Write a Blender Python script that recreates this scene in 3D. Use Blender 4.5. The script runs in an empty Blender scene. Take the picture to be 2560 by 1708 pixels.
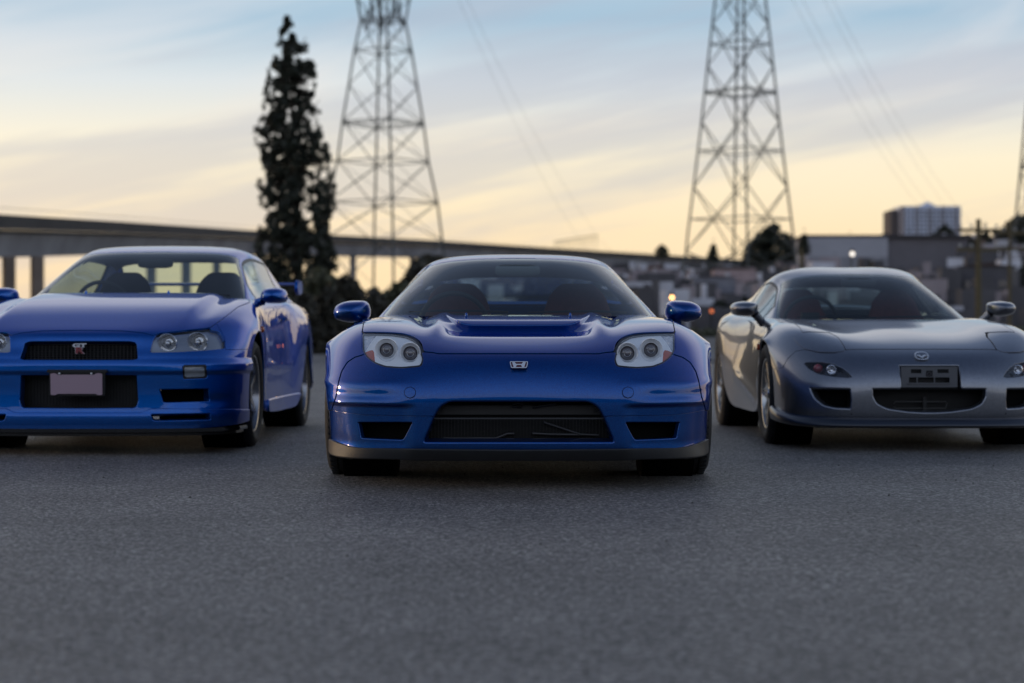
import bpy, bmesh, math, random
import numpy as np
from mathutils import Vector, Matrix, noise as mnoise
random.seed(7)
R = math.radians
SC = bpy.context.scene
COL = SC.collection
# ------------------------------------------------------------------ camera
CAM_Z, FPX, CXP, CYP = 0.645, 4600.0, 1280.0, 850.0      # measured: eye height and focal length in photo pixels
cam_d = bpy.data.cameras.new('camera'); cam = bpy.data.objects.new('camera', cam_d); COL.objects.link(cam)
cam.location = (0, 0, CAM_Z); cam.rotation_euler = (R(90), 0, 0)
cam_d.sensor_width = 36.0; cam_d.lens = FPX*36.0/2560.0
cam_d.shift_y = -(854.0-CYP)/2560.0
cam_d.clip_start = 0.1; cam_d.clip_end = 5000
cam_d.dof.use_dof = True; cam_d.dof.focus_distance = 8.05; cam_d.dof.aperture_fstop = 2.3
SC.camera = cam
# ------------------------------------------------------------------ sky
w = bpy.data.worlds.new('World'); SC.world = w; w.use_nodes = True
nt = w.node_tree; nt.nodes.clear()
def wn(t, **k):
    n = nt.nodes.new(t)
    for a, b in k.items(): setattr(n, a, b)
    return n
def L(a, b): nt.links.new(a, b)
def wmath(op, a, b=None, c=None, clamp=False):
    n = wn('ShaderNodeMath', operation=op, use_clamp=clamp)
    for i, v in enumerate((a, b, c)):
        if v is None: continue
        if isinstance(v, (int, float)): n.inputs[i].default_value = v
        else: L(v, n.inputs[i])
    return n.outputs[0]
tc = wn('ShaderNodeTexCoord'); sp = wn('ShaderNodeSeparateXYZ'); L(tc.outputs['Generated'], sp.inputs[0])
X, Y, Z = sp.outputs
SUN_AZ, SUN_EL = R(-62), R(3.5)          # low sun, left of the view and beyond the cars
sky = wn('ShaderNodeTexSky', sky_type='NISHITA'); sky.sun_disc = False
sky.sun_elevation = SUN_EL; sky.sun_rotation = SUN_AZ; sky.air_density = 1.0; sky.dust_density = 2.0
# evening gradient by elevation, brightened just above the view for bonnet reflections
ramp = wn('ShaderNodeValToRGB'); cr = ramp.color_ramp
def s2l(c): return tuple(((v/255)/12.92 if v/255 <= .04045 else ((v/255+.055)/1.055)**2.4) for v in c)
zz = wmath('MAXIMUM', Z, 0.0)
zr = wmath('POWER', zz, 0.5)
L(zr, ramp.inputs[0])
stops = [(0.0, (255,222,168)), (math.sqrt(.058), (252,228,190)), (math.sqrt(.095), (250,236,208)), (math.sqrt(.138), (212,219,226)),
         (math.sqrt(.172), (156,186,211)), (math.sqrt(.20), (172,196,216)), (math.sqrt(.27), (222,222,228)), (math.sqrt(.36), (206,210,222)), (math.sqrt(.5), (112,128,158)), (1.0, (46,62,95))]
while len(cr.elements) < len(stops): cr.elements.new(0.5)
for e, (p, c) in zip(cr.elements, stops): e.position = p; e.color = (*s2l(c), 1)
# bluer away from sunset, darker low down, raised higher up to light car fronts
az = wmath('ADD', wmath('MULTIPLY', Y, .95), wmath('MULTIPLY', X, -.2))
back = wmath('MULTIPLY_ADD', az, .5, .5, True)
mr = wn('ShaderNodeMapRange'); L(back, mr.inputs[0]); mr.inputs[1].default_value = .15; mr.inputs[2].default_value = .85
mr.inputs[3].default_value = .42; mr.inputs[4].default_value = 1.0
bcol = wn('ShaderNodeMix', data_type='RGBA'); L(mr.outputs[0], bcol.inputs[0])
mixb = wn('ShaderNodeMix', data_type='RGBA')
mb = wn('ShaderNodeMapRange'); L(back, mb.inputs[0]); mb.inputs[1].default_value = .12; mb.inputs[2].default_value = .62
mb.interpolation_type = 'SMOOTHSTEP'
L(mb.outputs[0], mixb.inputs[0]); 
r2 = wn('ShaderNodeValToRGB'); L(zr, r2.inputs[0]); c2 = r2.color_ramp
st2 = [(0.0, (190,186,200)), (.30, (196,196,212)), (.50, (200,210,232)), (.68, (170,186,216)), (1.0, (60,78,114))]
while len(c2.elements) < len(st2): c2.elements.new(.5)
for e, (p, c) in zip(c2.elements, st2): e.position = p; e.color = (*s2l(c), 1)
L(r2.outputs[0], mixb.inputs[6]); L(ramp.outputs[0], mixb.inputs[7])
# streaky clouds, stretched along the layer
cv = wn('ShaderNodeCombineXYZ')
L(X, cv.inputs[0]); L(Y, cv.inputs[1]); L(Z, cv.inputs[2])
rt1 = wn('ShaderNodeMapping'); L(cv.outputs[0], rt1.inputs[0]); rt1.inputs['Rotation'].default_value = (0, R(17), 0)
mp = wn('ShaderNodeMapping'); L(rt1.outputs[0], mp.inputs[0])
mp.inputs['Rotation'].default_value = (0, 0, 0); mp.inputs['Scale'].default_value = (1.6, 1.2, 8.0)
mp.inputs['Location'].default_value = (3.1, 1.7, .3)
nz = wn('ShaderNodeTexNoise'); L(mp.outputs[0], nz.inputs[0]); nz.inputs['Scale'].default_value = 2.2
nz.inputs['Detail'].default_value = 8; nz.inputs['Roughness'].default_value = .58; nz.inputs['Distortion'].default_value = .6
hi = wn('ShaderNodeMapRange'); L(zz, hi.inputs[0]); hi.inputs[1].default_value = .16; hi.inputs[2].default_value = .40; hi.inputs[3].default_value = 1; hi.inputs[4].default_value = 0
cm = wn('ShaderNodeMapRange'); L(nz.outputs[0], cm.inputs[0]); cm.inputs[1].default_value = .42; cm.inputs[2].default_value = .68
cm.interpolation_type = 'SMOOTHSTEP'
# lit cloud and shaded cloud
lit = wn('ShaderNodeMix', data_type='RGBA'); L(wmath('MULTIPLY', wmath('MULTIPLY', cm.outputs[0], .55), hi.outputs[0]), lit.inputs[0]); L(mixb.outputs[2], lit.inputs[6])
lc = wn('ShaderNodeValToRGB'); L(zr, lc.inputs[0]); cl = lc.color_ramp
st3 = [(0.0, (255,224,176)), (.30, (246,226,200)), (.40, (222,222,228)), (1.0, (150,168,200))]
while len(cl.elements) < len(st3): cl.elements.new(.5)
for e, (p, c) in zip(cl.elements, st3): e.position = p; e.color = (*s2l(c), 1)
L(lc.outputs[0], lit.inputs[7])
rt2 = wn('ShaderNodeMapping'); L(cv.outputs[0], rt2.inputs[0]); rt2.inputs['Rotation'].default_value = (0, R(11), 0)
mp2 = wn('ShaderNodeMapping'); L(rt2.outputs[0], mp2.inputs[0])
mp2.inputs['Rotation'].default_value = (0, 0, 0); mp2.inputs['Scale'].default_value = (.8, .8, 9.0); mp2.inputs['Location'].default_value = (-1.3, .55, 0)
nz2 = wn('ShaderNodeTexNoise'); L(mp2.outputs[0], nz2.inputs[0]); nz2.inputs['Scale'].default_value = 2.6; nz2.inputs['Detail'].default_value = 7
nz2.inputs['Roughness'].default_value = .55
cm2 = wn('ShaderNodeMapRange'); L(nz2.outputs[0], cm2.inputs[0]); cm2.inputs[1].default_value = .50; cm2.inputs[2].default_value = .66
cm2.interpolation_type = 'SMOOTHSTEP'
shd = wn('ShaderNodeMix', data_type='RGBA'); L(wmath('MULTIPLY', wmath('MULTIPLY', cm2.outputs[0], .50), hi.outputs[0]), shd.inputs[0]); L(lit.outputs[2], shd.inputs[6])
shd.inputs[7].default_value = (*s2l((170,176,196)), 1)
bg1 = wn('ShaderNodeBackground'); L(shd.outputs[2], bg1.inputs[0]); SKY1 = bg1.inputs[1]; SKY1.default_value = .97
bg2 = wn('ShaderNodeBackground'); L(sky.outputs[0], bg2.inputs[0]); bg2.inputs[1].default_value = .05
ad = wn('ShaderNodeAddShader'); L(bg1.outputs[0], ad.inputs[0]); L(bg2.outputs[0], ad.inputs[1])
wo = wn('ShaderNodeOutputWorld'); L(ad.outputs[0], wo.inputs[0])
# ------------------------------------------------------------------ sun
sd = bpy.data.lights.new('sun', 'SUN'); so = bpy.data.objects.new('sun', sd); COL.objects.link(so)
sd.energy = .5; sd.angle = R(6); sd.color = (1.0, .74, .48)
dirv = Vector((math.sin(SUN_AZ)*math.cos(SUN_EL), math.cos(SUN_AZ)*math.cos(SUN_EL), math.sin(SUN_EL)))
so.rotation_euler = dirv.to_track_quat('Z', 'Y').to_euler(); so.location = dirv*60
SC.view_settings.view_transform = 'Standard'; SC.view_settings.look = 'None'; SC.view_settings.gamma = 1
SC.view_settings.use_curve_mapping = False; SC.view_settings.exposure = 0.0
SC.cycles.max_bounces = 8; SC.cycles.transparent_max_bounces = 12; SC.cycles.caustics_reflective = False; SC.cycles.caustics_refractive = False
SC.cycles.sample_clamp_indirect = 6.0

# ------------------------------------------------------------------ materials
MATS = {}
def mat(name, base=(.5,.5,.5), rough=.5, metal=0.0, coat=0.0, coat_r=.03, spec=.5, var=0.0, vscale=8, bump=0.0, bscale=60, emis=None, es=0, trans=0, alpha=1, ior=1.5, rvar=0.0):
    if name in MATS: return MATS[name]
    m = bpy.data.materials.new(name); m.use_nodes = True; n = m.node_tree; b = n.nodes['Principled BSDF']
    b.inputs['Base Color'].default_value = (*base, 1); b.inputs['Roughness'].default_value = rough; b.inputs['Metallic'].default_value = metal
    b.inputs['Coat Weight'].default_value = coat; b.inputs['Coat Roughness'].default_value = coat_r
    b.inputs['Specular IOR Level'].default_value = spec; b.inputs['IOR'].default_value = ior
    b.inputs['Transmission Weight'].default_value = trans
    if emis: b.inputs['Emission Color'].default_value = (*emis, 1); b.inputs['Emission Strength'].default_value = es
    if var or bump or rvar:
        t = n.nodes.new('ShaderNodeTexCoord')
    if var or rvar:
        z = n.nodes.new('ShaderNodeTexNoise'); z.inputs['Scale'].default_value = vscale; z.inputs['Detail'].default_value = 6; z.inputs['Roughness'].default_value = .65
        n.links.new(t.outputs['Object'], z.inputs[0])
    if var:
        mx = n.nodes.new('ShaderNodeMix'); mx.data_type = 'RGBA'
        mx.inputs[6].default_value = (*[c*(1-var) for c in base], 1); mx.inputs[7].default_value = (*[min(1, c*(1+var)) for c in base], 1)
        rr = n.nodes.new('ShaderNodeMapRange'); rr.inputs[1].default_value = .3; rr.inputs[2].default_value = .7
        n.links.new(z.outputs[0], rr.inputs[0]); n.links.new(rr.outputs[0], mx.inputs[0]); n.links.new(mx.outputs[2], b.inputs['Base Color'])
    if rvar:
        rr = n.nodes.new('ShaderNodeMapRange'); rr.inputs[3].default_value = max(0, rough-rvar); rr.inputs[4].default_value = rough+rvar
        n.links.new(z.outputs[0], rr.inputs[0]); n.links.new(rr.outputs[0], b.inputs['Roughness'])
    if bump:
        z2 = n.nodes.new('ShaderNodeTexNoise'); z2.inputs['Scale'].default_value = bscale; z2.inputs['Detail'].default_value = 5
        n.links.new(t.outputs['Object'], z2.inputs[0])
        bp = n.nodes.new('ShaderNodeBump'); bp.inputs['Strength'].default_value = bump; bp.inputs['Distance'].default_value = .02
        n.links.new(z2.outputs[0], bp.inputs['Height']); n.links.new(bp.outputs[0], b.inputs['Normal'])
    MATS[name] = m; return m
def paint(name, base, flake, rough=.32, metal=.75):
    """metallic car paint: flakes vary in brightness under a clear coat"""
    m = bpy.data.materials.new(name); m.use_nodes = True; n = m.node_tree; b = n.nodes['Principled BSDF']
    t = n.nodes.new('ShaderNodeTexCoord'); v = n.nodes.new('ShaderNodeTexVoronoi'); v.inputs['Scale'].default_value = 900
    n.links.new(t.outputs['Object'], v.inputs['Vector'])
    mx = n.nodes.new('ShaderNodeMix'); mx.data_type = 'RGBA'; mx.inputs[6].default_value = (*base, 1); mx.inputs[7].default_value = (*flake, 1)
    sp = n.nodes.new('ShaderNodeSeparateColor'); n.links.new(v.outputs['Color'], sp.inputs[0]); n.links.new(sp.outputs[0], mx.inputs[0])
    n.links.new(mx.outputs[2], b.inputs['Base Color'])
    b.inputs['Metallic'].default_value = metal; b.inputs['Specular Tint'].default_value = (*[min(1, c/max(flake)*.8+.05) for c in flake], 1); b.inputs['Roughness'].default_value = rough
    b.inputs['Coat Weight'].default_value = 1.0; b.inputs['Coat IOR'].default_value = 1.5
    z = n.nodes.new('ShaderNodeTexNoise'); z.inputs['Scale'].default_value = 5; z.inputs['Detail'].default_value = 7
    n.links.new(t.outputs['Object'], z.inputs[0]); rr = n.nodes.new('ShaderNodeMapRange')
    rr.inputs[1].default_value = .35; rr.inputs[2].default_value = .75; rr.inputs[3].default_value = .0; rr.inputs[4].default_value = .012
    n.links.new(z.outputs[0], rr.inputs[0]); n.links.new(rr.outputs[0], b.inputs['Coat Roughness'])
    MATS[name] = m; return m
def glass(name, tint, refl=.06, rough=0.0):
    m = bpy.data.materials.new(name); m.use_nodes = True; n = m.node_tree; n.nodes.clear()
    o = n.nodes.new('ShaderNodeOutputMaterial'); t = n.nodes.new('ShaderNodeBsdfTransparent'); g = n.nodes.new('ShaderNodeBsdfGlossy')
    t.inputs[0].default_value = (*tint, 1); g.inputs['Roughness'].default_value = rough; g.inputs[0].default_value = (1,1,1,1)
    lw = n.nodes.new('ShaderNodeLayerWeight'); lw.inputs[0].default_value = .5
    p = n.nodes.new('ShaderNodeMath'); p.operation = 'POWER'; p.inputs[1].default_value = 5.0; n.links.new(lw.outputs['Facing'], p.inputs[0])
    a = n.nodes.new('ShaderNodeMath'); a.operation = 'MULTIPLY_ADD'; a.inputs[1].default_value = 1-refl; a.inputs[2].default_value = refl
    n.links.new(p.outputs[0], a.inputs[0]); mx = n.nodes.new('ShaderNodeMixShader'); n.links.new(a.outputs[0], mx.inputs[0])
    n.links.new(t.outputs[0], mx.inputs[1]); n.links.new(g.outputs[0], mx.inputs[2]); n.links.new(mx.outputs[0], o.inputs[0])
    MATS[name] = m; return m

# ------------------------------------------------------------------ object helpers
def link(name, me, m=None, parent=None, loc=None, smooth=None):
    o = bpy.data.objects.new(name, me); COL.objects.link(o)
    if m is not None:
        if isinstance(m, (list, tuple)):
            for q in m: me.materials.append(q)
        else: me.materials.append(m)
    if parent is not None: o.parent = parent
    if loc is not None: o.location = loc
    return o
def thing(name, label, cat, loc=(0,0,0), rz=0, group=None):
    o = bpy.data.objects.new(name, None); COL.objects.link(o); o.location = loc; o.rotation_euler = (0,0,rz)
    o.empty_display_size = .2; return tag(o, label, cat, group)
def tag(o, label, cat, group=None, kind=None):
    o['label'] = label; o['category'] = cat
    if group: o['group'] = group
    if kind: o['kind'] = kind
    return o
def setting(o, kind='structure'): o['kind'] = kind; return o
def me_from(verts, faces, smooth=False, name='mesh'):
    me = bpy.data.meshes.new(name); me.from_pydata([tuple(map(float, v)) for v in verts], [], [tuple(int(i) for i in f) for f in faces]); me.update()
    if smooth: me.shade_smooth()
    return me
class MB:
    """collects simple shapes into one mesh"""
    def __init__(s): s.v = []; s.f = []
    def add(s, v, f):
        k = len(s.v); s.v += [tuple(p) for p in v]; s.f += [tuple(i+k for i in q) for q in f]; return s
    def box(s, c, d, rot=None):
        v = []
        for sx in (-.5,.5):
            for sy in (-.5,.5):
                for sz in (-.5,.5):
                    p = Vector((sx*d[0], sy*d[1], sz*d[2]))
                    if rot is not None: p = rot @ p
                    v.append(p+Vector(c))
        return s.add(v, [(0,1,3,2),(4,6,7,5),(0,4,5,1),(2,3,7,6),(0,2,6,4),(1,5,7,3)])
    def bar(s, a, b, w, h=None):
        a = Vector(a); b = Vector(b); d = b-a; h = h or w
        q = d.to_track_quat('X', 'Z').to_matrix()
        return s.box((a+b)/2, (d.length, w, h), q)
    def tube(s, pts, r, n=8, cap=True):
        pts = [Vector(p) for p in pts]; rs = r if isinstance(r, (list, tuple)) else [r]*len(pts)
        k0 = len(s.v); up = None
        for i, p in enumerate(pts):
            d = (pts[min(i+1, len(pts)-1)]-pts[max(i-1, 0)]).normalized()
            if up is None: up = d.orthogonal().normalized()
            up = (up-d*up.dot(d)).normalized(); sd_ = d.cross(up)
            for j in range(n):
                a = 2*math.pi*j/n; s.v.append(tuple(p+(up*math.cos(a)+sd_*math.sin(a))*rs[i]))
        for i in range(len(pts)-1):
            for j in range(n):
                a = k0+i*n+j; b = k0+i*n+(j+1) % n; s.f.append((a, b, b+n, a+n))
        if cap: s.f.append(tuple(k0+j for j in range(n))[::-1]); s.f.append(tuple(k0+(len(pts)-1)*n+j for j in range(n)))
        return s
    def lathe(s, prof, n=48, axis='X', c=(0,0,0), close=False):
        """prof: (radius, along)"""
        k0 = len(s.v); m_ = len(prof)
        for j in range(n):
            a = 2*math.pi*j/n; ca, sa = math.cos(a), math.sin(a)
            for r, t in prof:
                p = (t, r*ca, r*sa) if axis == 'X' else ((r*ca, r*sa, t) if axis == 'Z' else (r*ca, t, r*sa))
                s.v.append((p[0]+c[0], p[1]+c[1], p[2]+c[2]))
        for j in range(n):
            for i in range(m_-1+(1 if close else 0)):
                a = k0+j*m_+i; b = k0+((j+1) % n)*m_+i; i2 = (i+1) % m_
                s.f.append((a, b, k0+((j+1) % n)*m_+i2, k0+j*m_+i2))
        return s
    def prism(s, poly, y0, y1, plane='XZ'):
        n = len(poly); v = []
        for t in (y0, y1):
            for a, b in poly: v.append((a, t, b) if plane == 'XZ' else ((a, b, t) if plane == 'XY' else (t, a, b)))
        f = [tuple(range(n)), tuple(range(2*n-1, n-1, -1))]+[(i, n+i, n+(i+1) % n, (i+1) % n) for i in range(n)]
        return s.add(v, f)
    def ring(s, outer, inner, y0, y1):
        """a frame between two outlines with equal counts, in XZ, front at y0"""
        n = len(outer); v = [(a, y0, b) for a, b in outer]+[(a, y0, b) for a, b in inner]+[(a, y1, b) for a, b in outer]+[(a, y1, b) for a, b in inner]
        f = []
        for i in range(n):
            j = (i+1) % n
            f += [(i, j, n+j, n+i), (i, 2*n+i, 2*n+j, j), (n+i, n+j, 3*n+j, 3*n+i), (2*n+i, 3*n+i, 3*n+j, 2*n+j)]
        return s.add(v, f)
    def mesh(s, smooth=False, name='mesh', angle=None, bevel=0):
        me = me_from(s.v, s.f, smooth, name)
        bm = bmesh.new(); bm.from_mesh(me); bmesh.ops.recalc_face_normals(bm, faces=bm.faces)
        if bevel: bmesh.ops.bevel(bm, geom=list(bm.edges), offset=bevel, segments=2, affect='EDGES', clamp_overlap=True)
        if angle is not None:
            for e in bm.edges: e.smooth = e.calc_face_angle(0) < R(angle)
            for f in bm.faces: f.smooth = True
        bm.to_mesh(me); bm.free(); return me
    def build(s, name, m, parent=None, smooth=False, angle=None, bevel=0, loc=None):
        return link(name, s.mesh(smooth, name, angle, bevel), m, parent, loc)

# ------------------------------------------------------------------ surface kit
def pchip(P, t):
    """monotone cubic through rows of P (n, ...) at parameters t in 0..n-1"""
    n = P.shape[0]; d = P[1:]-P[:-1]; m = np.zeros_like(P)
    a, b = d[:-1], d[1:]; same = (a*b) > 0
    with np.errstate(divide='ignore', invalid='ignore'):
        h = np.where(same, 2*a*b/(a+b), 0)
    m[1:-1] = np.nan_to_num(h); m[0] = d[0]*1.5-m[1]*.5; m[-1] = d[-1]*1.5-m[-2]*.5
    i = np.clip(np.floor(t).astype(int), 0, n-2); f = (t-i).reshape((-1,)+(1,)*(P.ndim-1))
    p0, p1, m0, m1 = P[i], P[i+1], m[i], m[i+1]
    return (2*f**3-3*f**2+1)*p0+(f**3-2*f**2+f)*m0+(-2*f**3+3*f**2)*p1+(f**3-f**2)*m1
def gsmooth(A, sig, axis):
    if sig <= 0: return A
    k = int(3*sig)+1; x = np.arange(-k, k+1); g = np.exp(-x*x/(2*sig*sig)); g /= g.sum()
    A = np.moveaxis(A, axis, 0); lo = 2*A[0]-A[1:k+1][::-1]; hi = 2*A[-1]-A[-k-1:-1][::-1]
    B = np.concatenate([lo, A, hi]); out = sum(g[i]*B[i:i+A.shape[0]] for i in range(2*k+1))
    return np.moveaxis(out, 0, axis)
class Surf:
    """verts with normals, params; quads + odd polygons; clipped by scalar fields"""
    def __init__(s, V, N, T, quads, polys=None, tags=None): s.V, s.N, s.T, s.quads, s.polys, s.tags = V, N, T, quads, polys or [], tags or {}
    def fields(s): return s.V[:,0], s.V[:,1], s.V[:,2], s.T[:,0], s.T[:,1]
    def clip(s, f, spec=None):
        """keep where f <= 0"""
        f = np.asarray(f, float).copy(); f[np.abs(f) < 1e-7] = -1e-7
        inn = f <= 0; c = inn[s.quads].sum(1) if len(s.quads) else np.zeros(0, int)
        keep = s.quads[c == 4]; cut = [list(q) for q in s.quads[(c > 0) & (c < 4)]]
        V, N, T = list(), list(), list(); base = len(s.V); cache = {}; tags = dict(s.tags); polys = []
        for p in s.polys:
            k = inn[p].sum()
            if k == len(p): polys.append(p)
            elif k: cut.append(list(p))
        for p in cut:
            out = []; news = []
            for i in range(len(p)):
                a, b = int(p[i]), int(p[(i+1) % len(p)])
                if inn[a]: out.append(a)
                if inn[a] != inn[b]:
                    key = (a, b) if a < b else (b, a)
                    if key not in cache:
                        t = f[key[0]]/(f[key[0]]-f[key[1]])
                        V.append(s.V[key[0]]*(1-t)+s.V[key[1]]*t); N.append(s.N[key[0]]*(1-t)+s.N[key[1]]*t); T.append(s.T[key[0]]*(1-t)+s.T[key[1]]*t)
                        cache[key] = base+len(V)-1
                        if key in tags:
                            q = cache[key]; tags[(min(key[0], q), max(key[0], q))] = tags[key]; tags[(min(key[1], q), max(key[1], q))] = tags[key]
                    out.append(cache[key]); news.append(cache[key])
            if len(out) >= 3: polys.append(out)
            if len(news) == 2: tags[(min(news), max(news))] = spec
        if V: s2 = Surf(np.vstack([s.V, V]), np.vstack([s.N, N]), np.vstack([s.T, T]), keep, polys, tags)
        else: s2 = Surf(s.V, s.N, s.T, keep, polys, tags)
        return s2
    def inside(s, f, gap=.0, spec=None): return s.clip(f+gap, spec)
    def outside(s, f, gap=.0, spec=None): return s.clip(-f+gap, spec)
    def offset(s, d): return Surf(s.V+s.N*d, s.N, s.T, s.quads, s.polys, s.tags)
    def side(s, sgn, x0=0.0): return s.clip(-sgn*s.V[:,0]+x0)
    def mesh(s, default=(.0015, .012), flange=True, flip=False, name='panel'):
        polys = [list(map(int, q)) for q in s.quads]+[list(map(int, p)) for p in s.polys]
        used = sorted({i for p in polys for i in p}); mp = {a: i for i, a in enumerate(used)}
        V = s.V[used].copy(); N = s.N[used].copy(); N /= np.maximum(np.linalg.norm(N, axis=1, keepdims=True), 1e-9)
        V = list(V); NN = list(N); P = [[mp[i] for i in p] for p in polys]
        tags = {}
        for (a, b), v in s.tags.items():
            if a in mp and b in mp: tags[(min(mp[a], mp[b]), max(mp[a], mp[b]))] = v
        if flange:
            cnt = {}
            for p in P:
                for i in range(len(p)):
                    a, b = p[i], p[(i+1) % len(p)]; k = (a, b) if a < b else (b, a)
                    cnt[k] = None if k in cnt else (a, b)
            bd = [e for e in cnt.values() if e is not None]
            ax = {}; sp = {}
            for a, b in bd:
                k = (a, b) if a < b else (b, a); spec = tags.get(k) or default
                d = V[b]-V[a]; nn = (NN[a]+NN[b]); t = np.cross(d, nn)      # points away from the panel for counter-clockwise faces
                for q in (a, b): ax[q] = ax.get(q, 0)+t; sp[q] = spec if q not in sp or spec[1] > sp[q][1] else sp[q]
            steps = 3; new = {}
            for q, t in ax.items():
                t = t-NN[q]*np.dot(t, NN[q]); l = np.linalg.norm(t); t = t/l if l > 1e-12 else t*0
                r, dep = sp[q]; row = [q]
                for i in range(1, steps+1):
                    an = math.pi/2*i/steps; V.append(V[q]+t*r*math.sin(an)-NN[q]*r*(1-math.cos(an))); NN.append(NN[q]*math.cos(an)+t*math.sin(an)); row.append(len(V)-1)
                V.append(V[row[-1]]-NN[q]*max(dep-r, .001)); NN.append(t if l > 1e-12 else NN[q]); row.append(len(V)-1)
                new[q] = row
            for a, b in bd:
                ra, rb = new[a], new[b]
                for i in range(steps+1): P.append([ra[i+1], rb[i+1], rb[i], ra[i]])
        if flip: P = [p[::-1] for p in P]
        me = me_from(V, P, True, name)
        nn = np.array(NN); nn /= np.maximum(np.linalg.norm(nn, axis=1, keepdims=True), 1e-9)
        me.normals_split_custom_set_from_vertices([tuple(map(float, q)) for q in nn])
        return me
    def build(s, name, m, parent, default=(.0015, .012), flange=True):
        return link(name, s.mesh(default, flange, name=name), m, parent)
def blanket(rows, per=8, sv=3.0, su=3.0, disp=None):
    """rows of (x, y, z) from the centre line outwards -> full-width mirrored Surf"""
    A = np.array(rows, float); nv, nu = A.shape[:2]
    tv = np.linspace(0, nv-1, (nv-1)*per+1); tu = np.linspace(0, nu-1, (nu-1)*per+1)
    A = pchip(A, tv); A = np.swapaxes(pchip(np.swapaxes(A, 0, 1), tu), 0, 1)
    Mx = A[:, 1:][:, ::-1].copy(); Mx[..., 0] *= -1
    F = np.concatenate([Mx, A], axis=1); F = gsmooth(gsmooth(F, sv, 0), su, 1)
    H, W = F.shape[:2]
    U = np.concatenate([tu[1:][::-1], tu]); UU, VV = np.meshgrid(U, tv)
    def normals(F):
        du = np.gradient(F, axis=1); dv = np.gradient(F, axis=0); n = np.cross(du, dv)
        return n/np.maximum(np.linalg.norm(n, axis=2, keepdims=True), 1e-9)
    N = normals(F)
    if disp is not None:
        F = F+disp(F, N, UU, VV); N = normals(F)
    idx = np.arange(H*W).reshape(H, W)
    q = np.stack([idx[:-1,:-1], idx[:-1,1:], idx[1:,1:], idx[1:,:-1]], -1).reshape(-1, 4)
    return Surf(F.reshape(-1, 3), N.reshape(-1, 3), np.stack([UU, VV], -1).reshape(-1, 2), q)
def fillet(pts, r, n=5):
    """outline with rounded corners; a point may carry its own radius as a third number"""
    out = []; k = len(pts)
    for i in range(k):
        p0, p, p1 = (np.array(pts[j][:2], float) for j in (i-1, i, (i+1) % k)); rr = pts[i][2] if len(pts[i]) > 2 else r
        a = p0-p; b = p1-p; la, lb = np.linalg.norm(a), np.linalg.norm(b); d = min(rr, la*.49, lb*.49)
        if d <= 0: out.append(tuple(p)); continue
        s, e = p+a/la*d, p+b/lb*d
        for t in np.linspace(0, 1, n): out.append(tuple((1-t)**2*s+2*t*(1-t)*p+t*t*e))
    return out
def sdf(x, z, poly):
    """signed distance to a closed outline, negative inside"""
    P = np.array(poly, float); x = np.asarray(x, float); z = np.asarray(z, float)
    lo = P.min(0)-60; hi = P.max(0)+60; res = np.full(x.shape, 60.0)
    m = (x > lo[0]) & (x < hi[0]) & (z > lo[1]) & (z < hi[1]); q = np.stack([x[m], z[m]], -1)
    if not len(q): return res
    d2 = np.full(len(q), 1e18); ins = np.zeros(len(q), bool)
    for i in range(len(P)):
        a, b = P[i-1], P[i]; ab = b-a; l = (ab*ab).sum()
        if l < 1e-14: continue
        t = np.clip(((q-a)@ab)/l, 0, 1); d = q-a-t[:, None]*ab; d2 = np.minimum(d2, (d*d).sum(1))
        c = ((a[1] > q[:,1]) != (b[1] > q[:,1]))
        if a[1] != b[1]: ins ^= c & (q[:,0] < (b[0]-a[0])*(q[:,1]-a[1])/(b[1]-a[1])+a[0])
    r = np.sqrt(d2); res[m] = np.where(ins, -r, r); return res
def sstep(x, a, b):
    t = np.clip((x-a)/(b-a), 0, 1); return t*t*(3-2*t)
def hit(pl, S, cx, cy, ymax=.2):
    a, b, k = pl.view(S); d = (a-cx)**2+(b-cy)**2+np.where((S.V[:,1] > ymax) | (S.V[:,0] < 0), 1e9, 0)
    i = int(np.argmin(d)); return abs(S.V[i,0]), S.V[i,1], S.V[i,2]
class Place:
    """where a car stands (rz: slight turn), and how its own points fall in the measured view"""
    def __init__(s, X, D, sgn, ox, oy, sc, rz=0.0): s.X, s.D, s.sgn, s.ox, s.oy, s.sc, s.c, s.s = X, D, sgn, ox, oy, sc, math.cos(rz), math.sin(rz)
    def view(s, S):
        x, y, z = s.sgn*np.abs(S.V[:,0]), S.V[:,1], S.V[:,2]; d = s.D+s.s*x+s.c*y
        px = CXP+(s.X+s.c*x-s.s*y)*FPX/d; py = CYP-(z-CAM_Z)*FPX/d
        return (px-s.ox)*s.sc, (py-s.oy)*s.sc, FPX/d*s.sc
    def field(s, S, poly):
        a, b, k = s.view(S); return np.clip(sdf(a, b, poly), -60, 60)/k
    def pt(s, cx, cy, y):
        px = s.ox+cx/s.sc; py = s.oy+cy/s.sc; t = (px-CXP)/FPX; x = 0.0
        for _ in range(8): x = (t*(s.D+s.s*x+s.c*y)-s.X+s.s*y)/s.c
        d = s.D+s.s*x+s.c*y; return (s.sgn*x, y, CAM_Z-(py-CYP)/FPX*d)
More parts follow.
